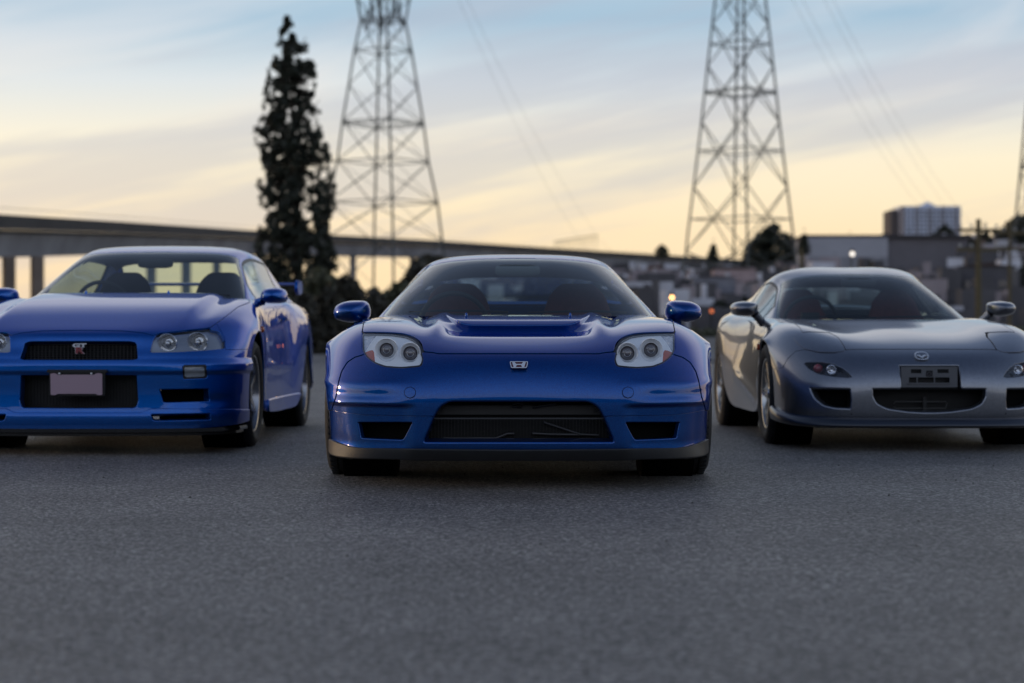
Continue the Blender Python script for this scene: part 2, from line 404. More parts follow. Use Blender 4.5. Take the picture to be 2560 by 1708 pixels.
# ------------------------------------------------------------------ shared materials
M_BLACK = mat('black_trim', (.012,.012,.013), .45, var=.2)
M_GLOSSBLK = mat('gloss_black', (.008,.008,.009), .08, coat=.6)
M_RUBBER = mat('tyre_rubber', (.018,.018,.019), .72, var=.35, vscale=30, bump=.25, bscale=120)
M_VOID = mat('dark_void', (.004,.004,.004), .9, spec=.1)
M_CHROME = mat('chrome', (.85,.86,.88), .08, metal=1.0)
M_SATIN = mat('satin_silver', (.55,.56,.58), .28, metal=.9)
M_ALLOY = mat('alloy_grey', (.38,.38,.40), .25, metal=.9)
M_DISC = mat('brake_disc_steel', (.35,.34,.33), .35, metal=1.0)
M_PLASTIC = mat('grey_plastic_lip', (.020,.021,.023), .5, var=.15, bump=.1, bscale=300)
M_DASH = mat('dashboard_vinyl', (.018,.019,.02), .6, bump=.1)
M_AMBER = mat('amber_lens', (.55,.085,.012), .15, coat=1)
M_BADGE = mat('badge_silver', (.80,.82,.86), .28, metal=.35, coat=1)
M_RED = mat('red_lens', (.35,.02,.03), .12, coat=1)
G_WIND = glass('windscreen_glass', (.62,.72,.69), .03)
G_SIDE = glass('side_glass', (.45,.53,.50), .05)
G_REAR = glass('rear_glass', (.84,.92,.88), .03)
G_LENS = glass('clear_lens', (.975,.985,.99), .04)
G_SMOKE = glass('smoked_lens', (.80,.82,.86), .04)

def circle(n, r, c=(0,0), a0=0, ry=None):
    return [(c[0]+r*math.cos(a0+2*math.pi*i/n), c[1]+(ry or r)*math.sin(a0+2*math.pi*i/n)) for i in range(n)]

def make_wheel(parent, x, y, sgn, r=.31, width=.23, rim_r=.22, style='six', rim_mat=M_ALLOY, gold=False, front=True):
    """tyre, rim with spokes, hub and disc; the outer face looks towards sgn*x"""
    wgt = bpy.data.objects.new('wheel', None); COL.objects.link(wgt); wgt.parent = parent; wgt.location = (x, y, r-.004); wgt.empty_display_size = .1
    h = width/2; s = sgn
    prof = [(rim_r-.004, h*.80), (rim_r+.012, h*.92), ((r+rim_r)/2, h*1.0), (r-.028, h*.97), (r-.010, h*.86), (r-.002, h*.74)]
    tread = []
    for i, g in enumerate((.50, .18, -.18, -.50)):
        tread += [(r, h*g+.006), (r-.007, h*g+.004), (r-.007, h*g-.004), (r, h*g-.006)]
    prof = prof+tread+[(q, -t) for q, t in prof[::-1]]
    m = MB().lathe([(q, t*s) for q, t in prof], 72)
    # sipes across the shoulders
    for k in range(60):
        a = 2*math.pi*k/60
        for sd_ in (-1, 1):
            q = Matrix.Rotation(a, 3, 'X'); m.box(q @ Vector((sd_*h*.70, 0, r+.0005)), (h*.26, .010, .005), q)
    m.build('tyre', M_RUBBER, wgt, angle=35)
    rm = MB().lathe([(rim_r, h*.80*s), (rim_r-.004, h*.86*s), (rim_r-.014, h*.84*s), (rim_r-.020, h*.6*s), (rim_r-.03, 0), (rim_r-.02, -h*.8*s), (rim_r, -h*.8*s)], 64)
    rm.build('rim', rim_mat, wgt, angle=40)
    n = {'six': 6, 'mesh': 10, 'five': 5}[style]; face = h*(.62 if style != 'mesh' else .70)*s
    for k in range(n):
        a = 2*math.pi*k/n; sm = MB(); q = Matrix.Rotation(a, 3, 'X')
        if style == 'mesh':
            for d in (-1, 1):
                sm.bar(q @ Vector((face-.01*s, .008*d, .05)), q @ Vector((face, .052*d, rim_r-.02)), .016, .013)
        else:
            sm.add([q @ Vector(p) for p in ((face-.03*s, -.026, .03), (face-.03*s, .026, .03), (face-.005*s, .020, rim_r-.015), (face-.005*s, -.020, rim_r-.015),
                                       (face-.0*s, -.022, .03), (face-.0*s, .022, .03), (face+.012*s, .013, rim_r-.015), (face+.012*s, -.013, rim_r-.015))],
                   [(0,1,2,3),(4,7,6,5),(0,4,5,1),(1,5,6,2),(2,6,7,3),(3,7,4,0)])
        sm.build('spoke', rim_mat, wgt, bevel=.003)
    MB().lathe([(0, face+.012*s), (.03, face+.012*s), (.034, face+.004*s), (.062, face), (.066, face-.03*s), (0.0, face-.05*s)], 32).build('hub', rim_mat, wgt, angle=40)
    MB().lathe([(.05, h*.15*s), (.155, h*.15*s), (.157, h*.05*s), (.05, h*.05*s)], 40, close=True).build('brake_disc', M_DISC, wgt, angle=40)
    cl = MB()
    for i in range(7):
        a = R(-35+70*i/6); cl.box((h*.2*s, .125*math.cos(a), .125*math.sin(a)), (.09, .055, .035), Matrix.Rotation(a, 3, 'X'))
    cl.build('brake_caliper', M_BLACK, wgt)
    return wgt

def make_seat(parent, x, y, z, m, bucket=False):
    s = bpy.data.objects.new('seat', None); COL.objects.link(s); s.parent = parent; s.location = (x, y, z)
    def shell(rows, name):
        S = blanket(rows, 5, 2, 2); o = S.build(name, m, s, (.02, .07)); return o
    shell([[(0,.0,-.05),(.10,.0,-.05),(.19,-.03,-.05),(.235,-.07,-.05),(.245,-.05,-.06)],
           [(0,.05,.12),(.10,.05,.12),(.19,.0,.12),(.24,-.06,.12),(.255,-.04,.12)],
           [(0,.10,.27),(.10,.10,.27),(.17,.05,.27),(.215,.0,.27),(.23,.02,.27)],
           [(0,.14,.39),(.08,.14,.39),(.12,.13,.385),(.155,.12,.38),(.17,.13,.37)],
           [(0,.155,.47),(.07,.155,.47),(.11,.15,.465),(.140,.15,.455),(.155,.16,.44)],
           [(0,.165,.515),(.06,.165,.515),(.09,.165,.505),(.115,.17,.49),(.13,.18,.47)]] if bucket else
          [[(0,.0,-.05),(.10,.0,-.05),(.19,-.03,-.05),(.235,-.06,-.05),(.25,-.04,-.06)],
           [(0,.05,.12),(.10,.05,.12),(.18,.02,.12),(.225,-.02,.12),(.24,.0,.12)],
           [(0,.09,.27),(.10,.09,.27),(.16,.07,.27),(.20,.05,.27),(.215,.07,.26)],
           [(0,.13,.40),(.09,.13,.40),(.135,.12,.40),(.165,.12,.39),(.18,.14,.38)],
           [(0,.145,.47),(.08,.145,.47),(.12,.14,.465),(.15,.145,.45),(.165,.16,.43)],
           [(0,.16,.50),(.07,.16,.50),(.10,.16,.495),(.125,.165,.48),(.14,.18,.46)]], 'backrest')
    MB().box((0, -.22, -.08), (.46, .46, .14)).build('cushion', m, s, bevel=.03, angle=40)
    return s

def steering_wheel(parent, x, y, z):
    m = MB(); rot = Matrix.Rotation(R(22), 3, 'X'); pts = [Vector((x, y, z))+rot @ Vector((.18*math.cos(a), 0, .18*math.sin(a))) for a in np.linspace(0, 2*math.pi, 41)]
    m.tube(pts, .014, 8, False)
    for a in (R(0), R(180), R(270)): m.bar(Vector((x, y, z)), Vector((x, y, z))+rot @ Vector((.18*math.cos(a), 0, .18*math.sin(a))), .03, .02)
    m.box((x, y, z), (.12, .05, .12)); return m.build('steering_wheel', M_DASH, parent, angle=50)

def mirror_pod(name, parent, m, sections, glassz=None, flip=1):
    """closed pod from stacked outlines: sections = [(y, cx, cz, rx, rz, power)]"""
    mb = MB(); n = 28; k0 = 0
    for (y, cx, cz, rx, rz, pw) in sections:
        for j in range(n):
            a = 2*math.pi*j/n; c, s = math.cos(a), math.sin(a)
            mb.v.append((flip*(cx+rx*math.copysign(abs(c)**(2/pw), c)), y, cz+rz*math.copysign(abs(s)**(2/pw), s)))
    for i in range(len(sections)-1):
        for j in range(n): a = i*n+j; b = i*n+(j+1) % n; mb.f.append((a, b, b+n, a+n))
    mb.f.append(tuple(range(n))); mb.f.append(tuple((len(sections)-1)*n+j for j in range(n))[::-1])
    o = mb.build(name, m, parent, angle=60)
    md = o.modifiers.new('sub', 'SUBSURF'); md.levels = 1; md.render_levels = 1
    return o

def wiper(parent, pts, w=.012):
    return MB().tube(pts, [w*.6]+[w*.5]*(len(pts)-2)+[w*.25], 6).build('wiper', M_BLACK, parent, angle=50)
# ================================================================== centre car: low mid-engined blue coupe
P_BLUE = paint('deep_blue_paint', (.0006,.034,.18), (.0015,.108,.43), .40, .88)
nx = Place(0.03, 8.9, 1, 1294.5+0*1, 600, 2.35)
class NPlace(Place):
    """the centre car is read from its left half, mirrored onto +x"""
    def view(s, S):
        x, y, z = S.V[:,0], S.V[:,1], S.V[:,2]; d = s.D+y
        return 1162-np.abs(x)*FPX/d*2.35, (CYP-(z-CAM_Z)*FPX/d-600)*2.35, FPX/d*2.35
    def pt(s, cx, cy, y):
        d = s.D+y; return ((1162-cx)/2.35/FPX*d, y, CAM_Z-(600+cy/2.35-CYP)/FPX*d)
nx = NPlace(0.03, 8.9, 1, 0, 0, 1)
car = thing('sports_car', 'low deep blue mid-engined coupe with twin round headlamps, parked in the centre facing the camera', 'car', (nx.X, nx.D, 0), group='parked sports cars')
W_ = [
 [(0,-.955,.128),(.22,-.955,.128),(.42,-.94,.128),(.60,-.90,.130),(.735,-.81,.128),(.828,-.67,.130),(.866,-.49,.140),(.874,-.31,.150)],
 [(0,-.985,.175),(.22,-.985,.175),(.42,-.97,.176),(.60,-.925,.180),(.74,-.83,.186),(.828,-.68,.195),(.864,-.50,.200),(.874,-.335,.205)],
 [(0,-.99,.215),(.22,-.99,.215),(.42,-.975,.217),(.60,-.93,.220),(.745,-.835,.226),(.832,-.685,.235),(.867,-.50,.242),(.876,-.348,.25)],
 [(0,-.995,.30),(.22,-.995,.30),(.42,-.98,.30),(.60,-.935,.30),(.75,-.84,.302),(.838,-.69,.306),(.870,-.50,.308),(.878,-.352,.31)],
 [(0,-1.0,.385),(.22,-1.0,.385),(.42,-.985,.383),(.61,-.94,.380),(.757,-.845,.375),(.845,-.69,.37),(.877,-.50,.365),(.884,-.345,.36)],
 [(0,-.99,.445),(.22,-.988,.445),(.42,-.972,.442),(.61,-.925,.438),(.757,-.825,.432),(.848,-.67,.428),(.884,-.48,.425),(.892,-.325,.42)],
 [(0,-.955,.515),(.22,-.95,.515),(.42,-.925,.512),(.60,-.87,.508),(.745,-.765,.502),(.838,-.62,.500),(.887,-.43,.500),(.902,-.285,.49)],
 [(0,-.88,.582),(.22,-.87,.582),(.42,-.83,.585),(.59,-.76,.588),(.73,-.65,.584),(.825,-.52,.574),(.886,-.35,.565),(.908,-.235,.55)],
 [(0,-.70,.634),(.22,-.69,.636),(.41,-.67,.652),(.58,-.62,.664),(.715,-.53,.660),(.815,-.41,.638),(.886,-.26,.612),(.914,-.17,.60)],
 [(0,-.42,.690),(.22,-.42,.690),(.41,-.40,.702),(.57,-.37,.718),(.70,-.31,.722),(.808,-.22,.694),(.884,-.12,.652),(.918,-.07,.632)],
 [(0,-.05,.738),(.22,-.05,.738),(.41,-.05,.740),(.57,-.04,.748),(.70,-.02,.748),(.805,.0,.716),(.882,.02,.664),(.918,.03,.637)],
 [(0,.32,.768),(.22,.32,.766),(.41,.32,.764),(.57,.30,.764),(.695,.28,.760),(.800,.26,.722),(.876,.22,.65),(.912,.19,.596)],
 [(0,.70,.785),(.22,.72,.785),(.45,.74,.783),(.62,.74,.780),(.735,.72,.765),(.815,.62,.715),(.868,.45,.58),(.885,.36,.30)],
 [(0,1.1,.78),(.22,1.1,.78),(.45,1.1,.78),(.65,1.1,.775),(.77,1.05,.76),(.835,1.0,.69),(.870,.80,.45),(.865,.62,.16)],
 [(0,1.6,.80),(.22,1.6,.80),(.45,1.6,.80),(.65,1.6,.79),(.79,1.6,.775),(.850,1.6,.70),(.885,1.6,.45),(.865,1.6,.16)],
 [(0,2.1,.85),(.22,2.1,.85),(.45,2.1,.85),(.65,2.1,.85),(.80,2.1,.80),(.875,2.1,.72),(.905,2.12,.50),(.880,2.15,.20)],
 [(0,2.5,.86),(.22,2.5,.86),(.45,2.5,.86),(.65,2.5,.87),(.80,2.5,.82),(.880,2.5,.76),(.910,2.5,.70),(.905,2.5,.66)],
 [(0,2.95,.86),(.22,2.95,.86),(.45,2.95,.86),(.65,2.95,.86),(.79,2.95,.81),(.865,2.93,.72),(.895,2.90,.55),(.89,2.85,.35)],
 [(0,3.35,.855),(.22,3.34,.855),(.45,3.33,.86),(.65,3.3,.83),(.77,3.25,.78),(.83,3.2,.65),(.85,3.15,.45),(.84,3.1,.28)],
 [(0,3.45,.55),(.22,3.44,.55),(.45,3.42,.55),(.65,3.36,.54),(.75,3.3,.5),(.80,3.25,.45),(.82,3.2,.36),(.80,3.15,.28)],
 [(0,3.40,.25),(.22,3.40,.25),(.45,3.38,.25),(.62,3.32,.25),(.72,3.26,.25),(.77,3.2,.25),(.79,3.16,.25),(.79,3.1,.25)]]
def nsx_disp(F, N, U, V):
    x = np.abs(F[...,0]); y = F[...,1]; z = F[...,2]; d = np.zeros_like(x)
    # bonnet: raised centre intake hump with a dished mouth ahead of it, valleys beside the wings
    hump = sstep(x, .30, .17)*0
    top = (z > .6) & (y < .8)
    mouth_y = -.22+.0*x
    lip = 0*x
    dish = sstep(x, .37, .27)*sstep(y, -.62, -.37)*sstep(y, -.19, -.35)*2.1
    d += np.where(top, .024*lip-.013*dish, 0)
    ridge = np.exp(-((x-(.375+.0*y))/.035)**2)*sstep(y, -.72, -.35)
    valley = np.exp(-((x-.425-.05*sstep(y, -.4, .3))/.040)**2)*sstep(y, -.50, -.10)*sstep(y, .75, .45)
    d += np.where(top, .014*ridge-.017*valley, 0)
    # front mask: concave band under a brow, a shelf above the lower intakes
    fr = (y < -.3) & (z < .6)
    d += np.where(fr, .006*np.exp(-((z-.455)/.022)**2)*sstep(x, .40, .62), 0)
    d += np.where(fr, -.007*np.exp(-((z-.405)/.022)**2)*sstep(x, .45, .62)*sstep(x, .86, .78), 0)
    sh = sstep(z, .368, .352)*sstep(z, .10, .2)*sstep(x, .44, .52)*sstep(x, .86, .80)
    d += np.where(fr, -.024*sh, 0)
    return N*d[..., None]
B = blanket(W_, 12, 4.0, 4.0, nsx_disp)
NP = lambda pts, r=6: fillet(pts, r)
lampN = NP([(243,549,4),(300,549),(420,553),(505,566),(556,590,20),(588,640,16),(601,700,14),(588,742,18),(470,752,20),(375,745),(310,722,25),(262,684,25),(243,645)], 10)
lampH = [(p[0]+(p[0]-420)*.035, p[1]+(p[1]-650)*.055) for p in lampN]
openC = NP([(1162,938),(745,938,34),(684,976,30),(648,1044),(596,1164,10),(592,1200,10),(1162,1200),(1700,1200),(1700,938)], 12)
openS = NP([(205,1066,8),(540,1066,8),(480,1182,14),(225,1172,18)], 10)
# outlines in the measured view
hoodN = NP([(1162,668),(690,668,10),(655,660),(604,657,4),(598,640),(590,602,26),(552,570,30),(490,552,20),(420,546),(300,543),(243,543,3),(252,486),(262,462,6),(330,430),(500,380),(1162,380),(1900,380),(1900,668)], 12)
lipLine = np.array([(0,1150),(70,1178),(110,1196),(170,1216),(240,1226),(1162,1234)])
bumpTop = np.array([(0,1010),(60,1002),(92,910),(103,835),(122,770),(155,718),(200,688),(243,676),(262,690)])
skirtLine = np.array([(0,997),(62,1001),(160,1018),(250,1030),(560,1036),(640,1036),(1162,1036)])
a, b, k = nx.view(B); X_, Y_, Z_, U_, V_ = B.fields()
front = np.clip((Y_+.20)*1.0, -9, 9)
def fld(S, poly): return nx.field(S, poly)
def half_plane_y(S, line):            # negative above the line in the view
    a, b, k = nx.view(S); return (b-np.interp(a, line[:,0], line[:,1]))/k
# -- hollow liner so that gaps read dark
LN = B.offset(-.02).clip(B.V[:,1]-3.6)
for poly in (openC, openS, lampH):
    f = np.where(LN.V[:,1] < -.1, fld(LN, poly), 1); LN = LN.outside(f)
cock = lambda S: np.where(S.T[:,1] > 10.5, np.maximum.reduce([np.abs(S.V[:,0])-(.715+.0*S.V[:,1]), .40+.42*(np.abs(S.V[:,0])/.72)**2.2-S.V[:,1], S.V[:,1]-2.15, .70-S.V[:,2]]), 1)
LN = LN.outside(cock(LN)); 
LN.build('inner_liner', M_VOID, car, flange=False)
BO = B.outside(cock(B), 0, (.004, .05))
fy = lambda S: S.V[:,1]
# -- hood
H = BO.inside(np.where(BO.V[:,1] < .46, fld(BO, hoodN), 1), .0034)
H = H.clip(H.V[:,1]-(.375+.42*(np.abs(H.V[:,0])/.72)**2.4), (.004, .03))
H = H.clip(.52-H.V[:,2])
scoop = fillet([(1900,519),(1162,519),(880,518,40),(820,505,30),(775,470,20),(748,448,10),(730,420),(730,380),(1900,380)], 10)
sc_f = lambda S: np.where(S.V[:,1] > -.6, fld(S, scoop), 1)
Q = H.inside(sc_f(H), 0, (.006, .040)); tz = np.clip((Q.V[:,1]+.22)/.62, 0, 1); Q = Surf(Q.V+Q.N*(.019*(1-tz)**1.5)[:,None], Q.N, Q.T, Q.quads, Q.polys, Q.tags)
H = H.outside(sc_f(H), -.002, (.002, .03))
H.build('hood', P_BLUE, car); Q.build('hood_scoop', P_BLUE, car)
# -- bumper: mask below hood and lamp, above skirt
rest = BO.outside(np.where(BO.V[:,1] < .46, fld(BO, hoodN), 1), .0034)
rest = rest.outside(np.where(rest.V[:,1] < -.1, fld(rest, lampH), 1), 0, (.006, .05))
rest = rest.outside(np.where(rest.V[:,1] < -.1, fld(rest, openC), 1), 0, (.009, .09))
rest = rest.outside(np.where(rest.V[:,1] < -.1, fld(rest, openS), 1), 0, (.005, .022))
brow = [(238,536),(420,538),(500,548),(560,570),(604,610),(606,662),(590,662),(575,620),(500,580),(300,560),(238,560)]
rest = rest.outside(np.where(rest.V[:,1] < -.1, fld(rest, brow), 1))
bl = lambda S: np.maximum((lambda a_, b_, k_: (np.interp(a_, bumpTop[:,0], bumpTop[:,1])-b_)/k_)(*nx.view(S)), S.V[:,1]+.28)
# distance-like field of the bumper/wing seam
bumpPoly = NP([(40,1004),(62,1001,2),(88,920),(103,835),(122,770),(155,718),(200,688),(243,676,2),(300,640),(1162,560),(1900,560),(1900,1400),(20,1400),(20,1004)], 8)
def fb(S): return np.where(S.V[:,1] < -.16, fld(S, bumpPoly), 1)
bump = rest.inside(fb(rest), .0032)
up = bump.clip(half_plane_y(bump, skirtLine)+.0032, (.003, .02)); up.build('bumper', P_BLUE, car)
low = bump.clip(-half_plane_y(bump, skirtLine)+.0018, (.003, .02))
low = low.offset(-.005); low1 = low.clip(half_plane_y(low, lipLine)+.001, (.004, .02)); low1.build('lower_bumper', P_BLUE, car)
lip = low.offset(.010).clip(-half_plane_y(low, lipLine)+.001, (.004, .02)); lip.build('front_lip', M_PLASTIC, car, (.008, .06))
# -- wings, doors, tail
side = rest.outside(fb(rest), .0032)
fend = side.clip(side.V[:,1]-.62-.0*side.V[:,0]); fend = fend.clip(-.75-fend.V[:,1])
for s_ in (1, -1):
    q = fend.side(s_, .02); q = q.clip(.45-np.abs(q.V[:,0])); q.build('fender', P_BLUE, car)
    dd = side.clip(.625-side.V[:,1]); dd = dd.clip(dd.V[:,1]-1.72).side(s_, .5); dd.build('door', P_BLUE, car)
tail = side.clip(1.725-side.V[:,1]); tail.build('rear_body', P_BLUE, car)
# -- cabin
G_ = [
 [(0,.37,.768),(.24,.39,.768),(.44,.46,.766),(.59,.565,.765),(.685,.68,.762),(.728,.765,.757),(.765,.80,.735),(.785,.82,.70)],
 [(0,.80,.965),(.22,.815,.962),(.40,.87,.953),(.525,.955,.935),(.605,1.03,.912),(.648,1.09,.885),(.725,1.08,.79),(.79,1.08,.71)],
 [(0,1.22,1.100),(.18,1.23,1.098),(.33,1.27,1.090),(.43,1.32,1.077),(.49,1.37,1.058),(.53,1.42,1.030),(.665,1.42,.88),(.795,1.40,.73)],
 [(0,1.55,1.130),(.18,1.55,1.128),(.33,1.56,1.120),(.43,1.57,1.106),(.50,1.58,1.080),(.548,1.60,1.045),(.68,1.60,.89),(.80,1.60,.74)],
 [(0,1.85,1.108),(.18,1.85,1.106),(.33,1.85,1.099),(.43,1.85,1.085),(.50,1.85,1.062),(.55,1.85,1.03),(.68,1.85,.89),(.81,1.85,.75)],
 [(0,2.15,1.035),(.18,2.15,1.034),(.33,2.15,1.028),(.43,2.15,1.015),(.51,2.15,1.0),(.57,2.15,.975),(.69,2.15,.88),(.82,2.15,.78)],
 [(0,2.55,.93),(.2,2.55,.93),(.38,2.55,.93),(.50,2.55,.95),(.60,2.55,.935),(.68,2.55,.915),(.76,2.55,.86),(.83,2.55,.80)],
 [(0,2.8,.875),(.2,2.8,.875),(.4,2.8,.875),(.54,2.8,.88),(.65,2.8,.87),(.73,2.8,.86),(.80,2.8,.83),(.84,2.8,.79)]]
C = blanket(G_, 10, 2.5, 2.0)
def wsf(S):  # windscreen in sheet parameters
    return np.maximum.reduce([(S.T[:,1]-1.93)*.42, (S.T[:,0]-4.62)*.09, (-.5-S.T[:,1])])
def side_win(S): return np.maximum.reduce([(5.25-S.T[:,0])*.16, (S.T[:,0]-6.75)*.16, (1.02-S.T[:,1])*.35, (S.T[:,1]-3.9)*.3])
def rear_win(S): return np.maximum.reduce([(4.85-S.T[:,1])*.35, (S.T[:,1]-6.7)*.35, (S.T[:,0]-4.4)*.10])
C.inside(wsf(C), .001).build('windshield', G_WIND, car, (.001, .004))
C.offset(-.004).clip(-wsf(C)-.028).clip if False else None
tr = C.offset(-.003); t1 = tr.inside(wsf(tr), -.012); t1 = t1.outside(wsf(t1)+.034); t1.build('windshield_trim', M_GLOSSBLK, car)
fr = C.outside(wsf(C), .010, (.004, .02)).outside(side_win(C.outside(wsf(C), .010)), 0) if False else C.outside(wsf(C), .010, (.004, .02))
fr = fr.outside(side_win(fr), .002, (.003, .02)); fr = fr.outside(rear_win(fr), .002, (.003, .02)); 
pil = fr.clip(fr.T[:,1]-1.98); roof = fr.clip(1.985-fr.T[:,1])
for s_ in (1, -1): pil.side(s_, .1).build('pillar', M_GLOSSBLK if False else P_BLUE, car)
roof.build('roof', P_BLUE, car)
for s_ in (1, -1): C.inside(side_win(C), .002).side(s_, .1).build('side_window', G_SIDE, car, (.001, .004))
C.inside(rear_win(C), .002).build('rear_window', G_REAR, car, (.001, .004))
# headliner
hl = C.offset(-.035); hl = hl.clip(1.9-hl.T[:,1]); hl = hl.clip(hl.T[:,1]-4.8); hl = hl.clip(hl.T[:,0]-5.2); hl.build('headliner', mat('headliner_cloth', (.05,.052,.055), .9), car, flange=False)
# interior tub, dash, seats
m = MB(); m.box((0, 1.3, .22), (1.5, 2.0, .02)).box((0, 2.18, .55), (1.46, .03, .62)).box((-.74, 1.35, .45), (.03, 1.6, .50)).box((.74, 1.35, .45), (.03, 1.6, .50))
m.build('cabin_tub', M_DASH, car)
D_ = blanket([[(0,.42,.745),(.3,.43,.745),(.5,.50,.742),(.68,.66,.738)],[(0,.7,.755),(.3,.7,.755),(.5,.74,.75),(.70,.8,.742)],[(0,.95,.74),(.3,.95,.745),(.5,.97,.74),(.72,1.0,.73)],[(0,1.0,.62),(.3,1.0,.62),(.5,1.02,.62),(.72,1.04,.62)]], 6, 2, 2)
D_.build('dashboard', M_DASH, car, (.01, .05))
M_SEATR = mat('dark_red_suede', (.17,.042,.036), .85, var=.2, vscale=20)
for s_ in (1, -1): make_seat(car, s_*.345, 1.55, .46, M_SEATR)
steering_wheel(car, -.345, 1.12, .73)
m = mirror_pod('rearview_mirror', car, mat('mirror_back_grey', (.10,.11,.11), .4), [(1.02,0,1.02,.10,.025,3),(1.03,0,1.02,.125,.034,4),(1.05,0,1.02,.125,.034,4)])
# wipers, washer jets
wiper(car, [(.56,.62,.785),(.42,.53,.792),(.25,.47,.79),(.05,.43,.785)])
wiper(car, [(-.05,.44,.785),(-.2,.46,.793),(-.40,.53,.795),(-.56,.60,.79)])
for s_ in (1, -1):
    p = nx.pt(857, 462, .05); MB().lathe([(0,.018),(.005,.014),(.007,.004),(.006,-.004),(.0085,-.006),(.0085,-.010)], 14, 'Z', (s_*p[0], p[1], p[2]+.012)).build('washer_jet', P_BLUE, car, angle=40)
# -- headlamps
M_LAMPH = mat('lamp_housing', (.95,.96,.97), .22, metal=.0, coat=.5)
LS = B.clip(B.V[:,1]+.1); LS = LS.inside(fld(LS, lampN), .001)
M_REFL = mat('lamp_reflector_lines', (.80,.80,.84), .18, metal=.6, bump=.6, bscale=30)
def lamp_ring(parent, cx, cy, ym, rr, sg, kind):
    x, y, z = hit(nx, B, cx, cy); y += ym; x *= sg
    ro = (1.52 if kind else 1.38)
    MB().lathe([(rr*(ro+.06), -.006), (rr*(ro+.03), -.012), (rr*(ro-.03), -.010)], 40, 'Y', (x, y, z)).build('bowl_rim', M_BADGE, parent, angle=60)
    MB().lathe([(rr*(ro-.02), -.008), (rr*(ro-.12), -.003), (rr*1.12, .005), (rr*1.02, .012)], 40, 'Y', (x, y, z)).build('reflector_bowl', mat('lamp_bowl_bright', (.92,.93,.95), .3, coat=.6), parent, angle=60)
    MB().lathe([(rr*1.10, .008), (rr*1.08, -.002), (rr*.98, -.002), (rr*.93, .012)], 40, 'Y', (x, y, z)).build('lens_ring', M_BADGE, parent, angle=60)
    MB().lathe([(0, -.006), (rr*.35, -.004), (rr*.7, .002), (rr*.95, .010), (rr, .02)], 36, 'Y', (x, y, z)).build('projector_lens', mat('projector_glass', (.11,.10,.115), .04, coat=1.0, spec=1.0), parent, angle=80)
    MB().lathe([(rr*.40, -.0045), (rr*.44, -.0055), (rr*.48, .0000)], 30, 'Y', (x, y, z)).build('lens_inner_ring', M_SATIN, parent, angle=80)
for s_ in (1, -1):
    hd = bpy.data.objects.new('headlight', None); COL.objects.link(hd); hd.parent = car
    Ls = LS.side(s_, .02)
    Ls.offset(-.002).build('lens', G_LENS, hd, (.001, .004))
    # bucket: housing surface set back, with holes for the two projectors
    Hb = B.clip(B.V[:,1]+.1); Hb = Hb.inside(fld(Hb, lampH), -.002).side(s_, .02).offset(-.012)
    rA = circle(40, 66, (386,650)); rB = circle(40, 60, (515,664))
    for c_ in (rA, rB): Hb = Hb.outside(fld(Hb, c_), 0, (.008, .035))
    ind = NP([(200,668),(258,662),(300,645),(312,655,8),(318,722),(300,740),(200,740)], 8)
    cor = NP([(200,520),(345,520),(330,560,12),(288,612),(258,662),(200,668)], 6)
    base = Hb.outside(fld(Hb, ind), 0).outside(fld(Hb.outside(fld(Hb, ind), 0), cor), 0, (.004,.02)); base.build('lamp_housing', M_LAMPH, hd)
    Hb.inside(fld(Hb, ind), 0).build('indicator', M_AMBER, hd); Hc = Hb.inside(fld(Hb, cor), 0); Hc.build('corner_reflector', M_REFL, hd)
    lamp_ring(hd, 386, 650, .006, .033, s_, 1); lamp_ring(hd, 515, 664, .006, .033, s_, 0)
    # dark gasket round the lamp
    gk = B.clip(B.V[:,1]+.1).offset(-.006); gk = gk.inside(fld(gk, lampH), -.004).side(s_, .02).outside(fld(gk.inside(fld(gk, lampH), -.004).side(s_, .02), lampN), -.004); gk.build('gasket', M_BLACK, hd)
# -- tow covers
for s_ in (1, -1):
    tcv = circle(32, 32, (522, 897)); q = B.clip(B.V[:,1]+.3); q = q.inside(fld(q, tcv), .001).side(s_, .02); q.offset(.0025).build('tow_cover', P_BLUE, car, (.0012, .006))
    tcg = circle(32, 35, (522, 897)); q = B.clip(B.V[:,1]+.3); q = q.inside(fld(q, tcg), .0).side(s_, .02); q = q.offset(.0007); q = q.outside(fld(q, circle(32, 31, (522,897)))); q.build('cover_seam', M_VOID, car, flange=False)
# -- badge
def on(S, cx, cy):
    pass
px_, _, pz_ = nx.pt(1162, 733, -.945); bx = lambda c: (c-1162)/2.35/FPX*7.95; bz = lambda c: CAM_Z-(600+c/2.35-CYP)/FPX*7.95
bd = bpy.data.objects.new('badge', None); COL.objects.link(bd); bd.parent = car
def bq(p): return [(bx(a), bz(b)) for a, b in p]
tilt = .62
def lean(o, zc, yc):
    for v in o.data.vertices: v.co.y += (v.co.z-zc)*tilt
zc = bz(733); y0 = -.953
o = MB().ring(bq(fillet([(1109,716),(1113,713),(1211,713),(1215,716),(1213,733),(1207,752),(1117,752),(1111,733)], 6)), bq(fillet([(1114,719),(1117,717),(1207,717),(1210,719),(1208,733),(1203,747),(1121,747),(1116,733)], 5)), y0-.006, y0+.004).build('badge_frame', M_BADGE, bd, bevel=.0008); lean(o, zc, y0)
o = MB().prism(bq(fillet([(1112,716),(1212,716),(1205,750),(1119,750)], 8)), y0-.001, y0+.004).build('badge_field', mat('badge_red', (.12,.006,.012), .2, coat=1), bd); lean(o, zc, y0)
o = MB().prism(bq([(1121,717),(1138,717),(1145,728),(1179,728),(1186,717),(1203,717),(1193,747),(1180,747),(1175,735),(1149,735),(1144,747),(1131,747)]), y0-.005, y0+.001).build('badge_letter', M_BADGE, bd, bevel=.0006); lean(o, zc, y0)
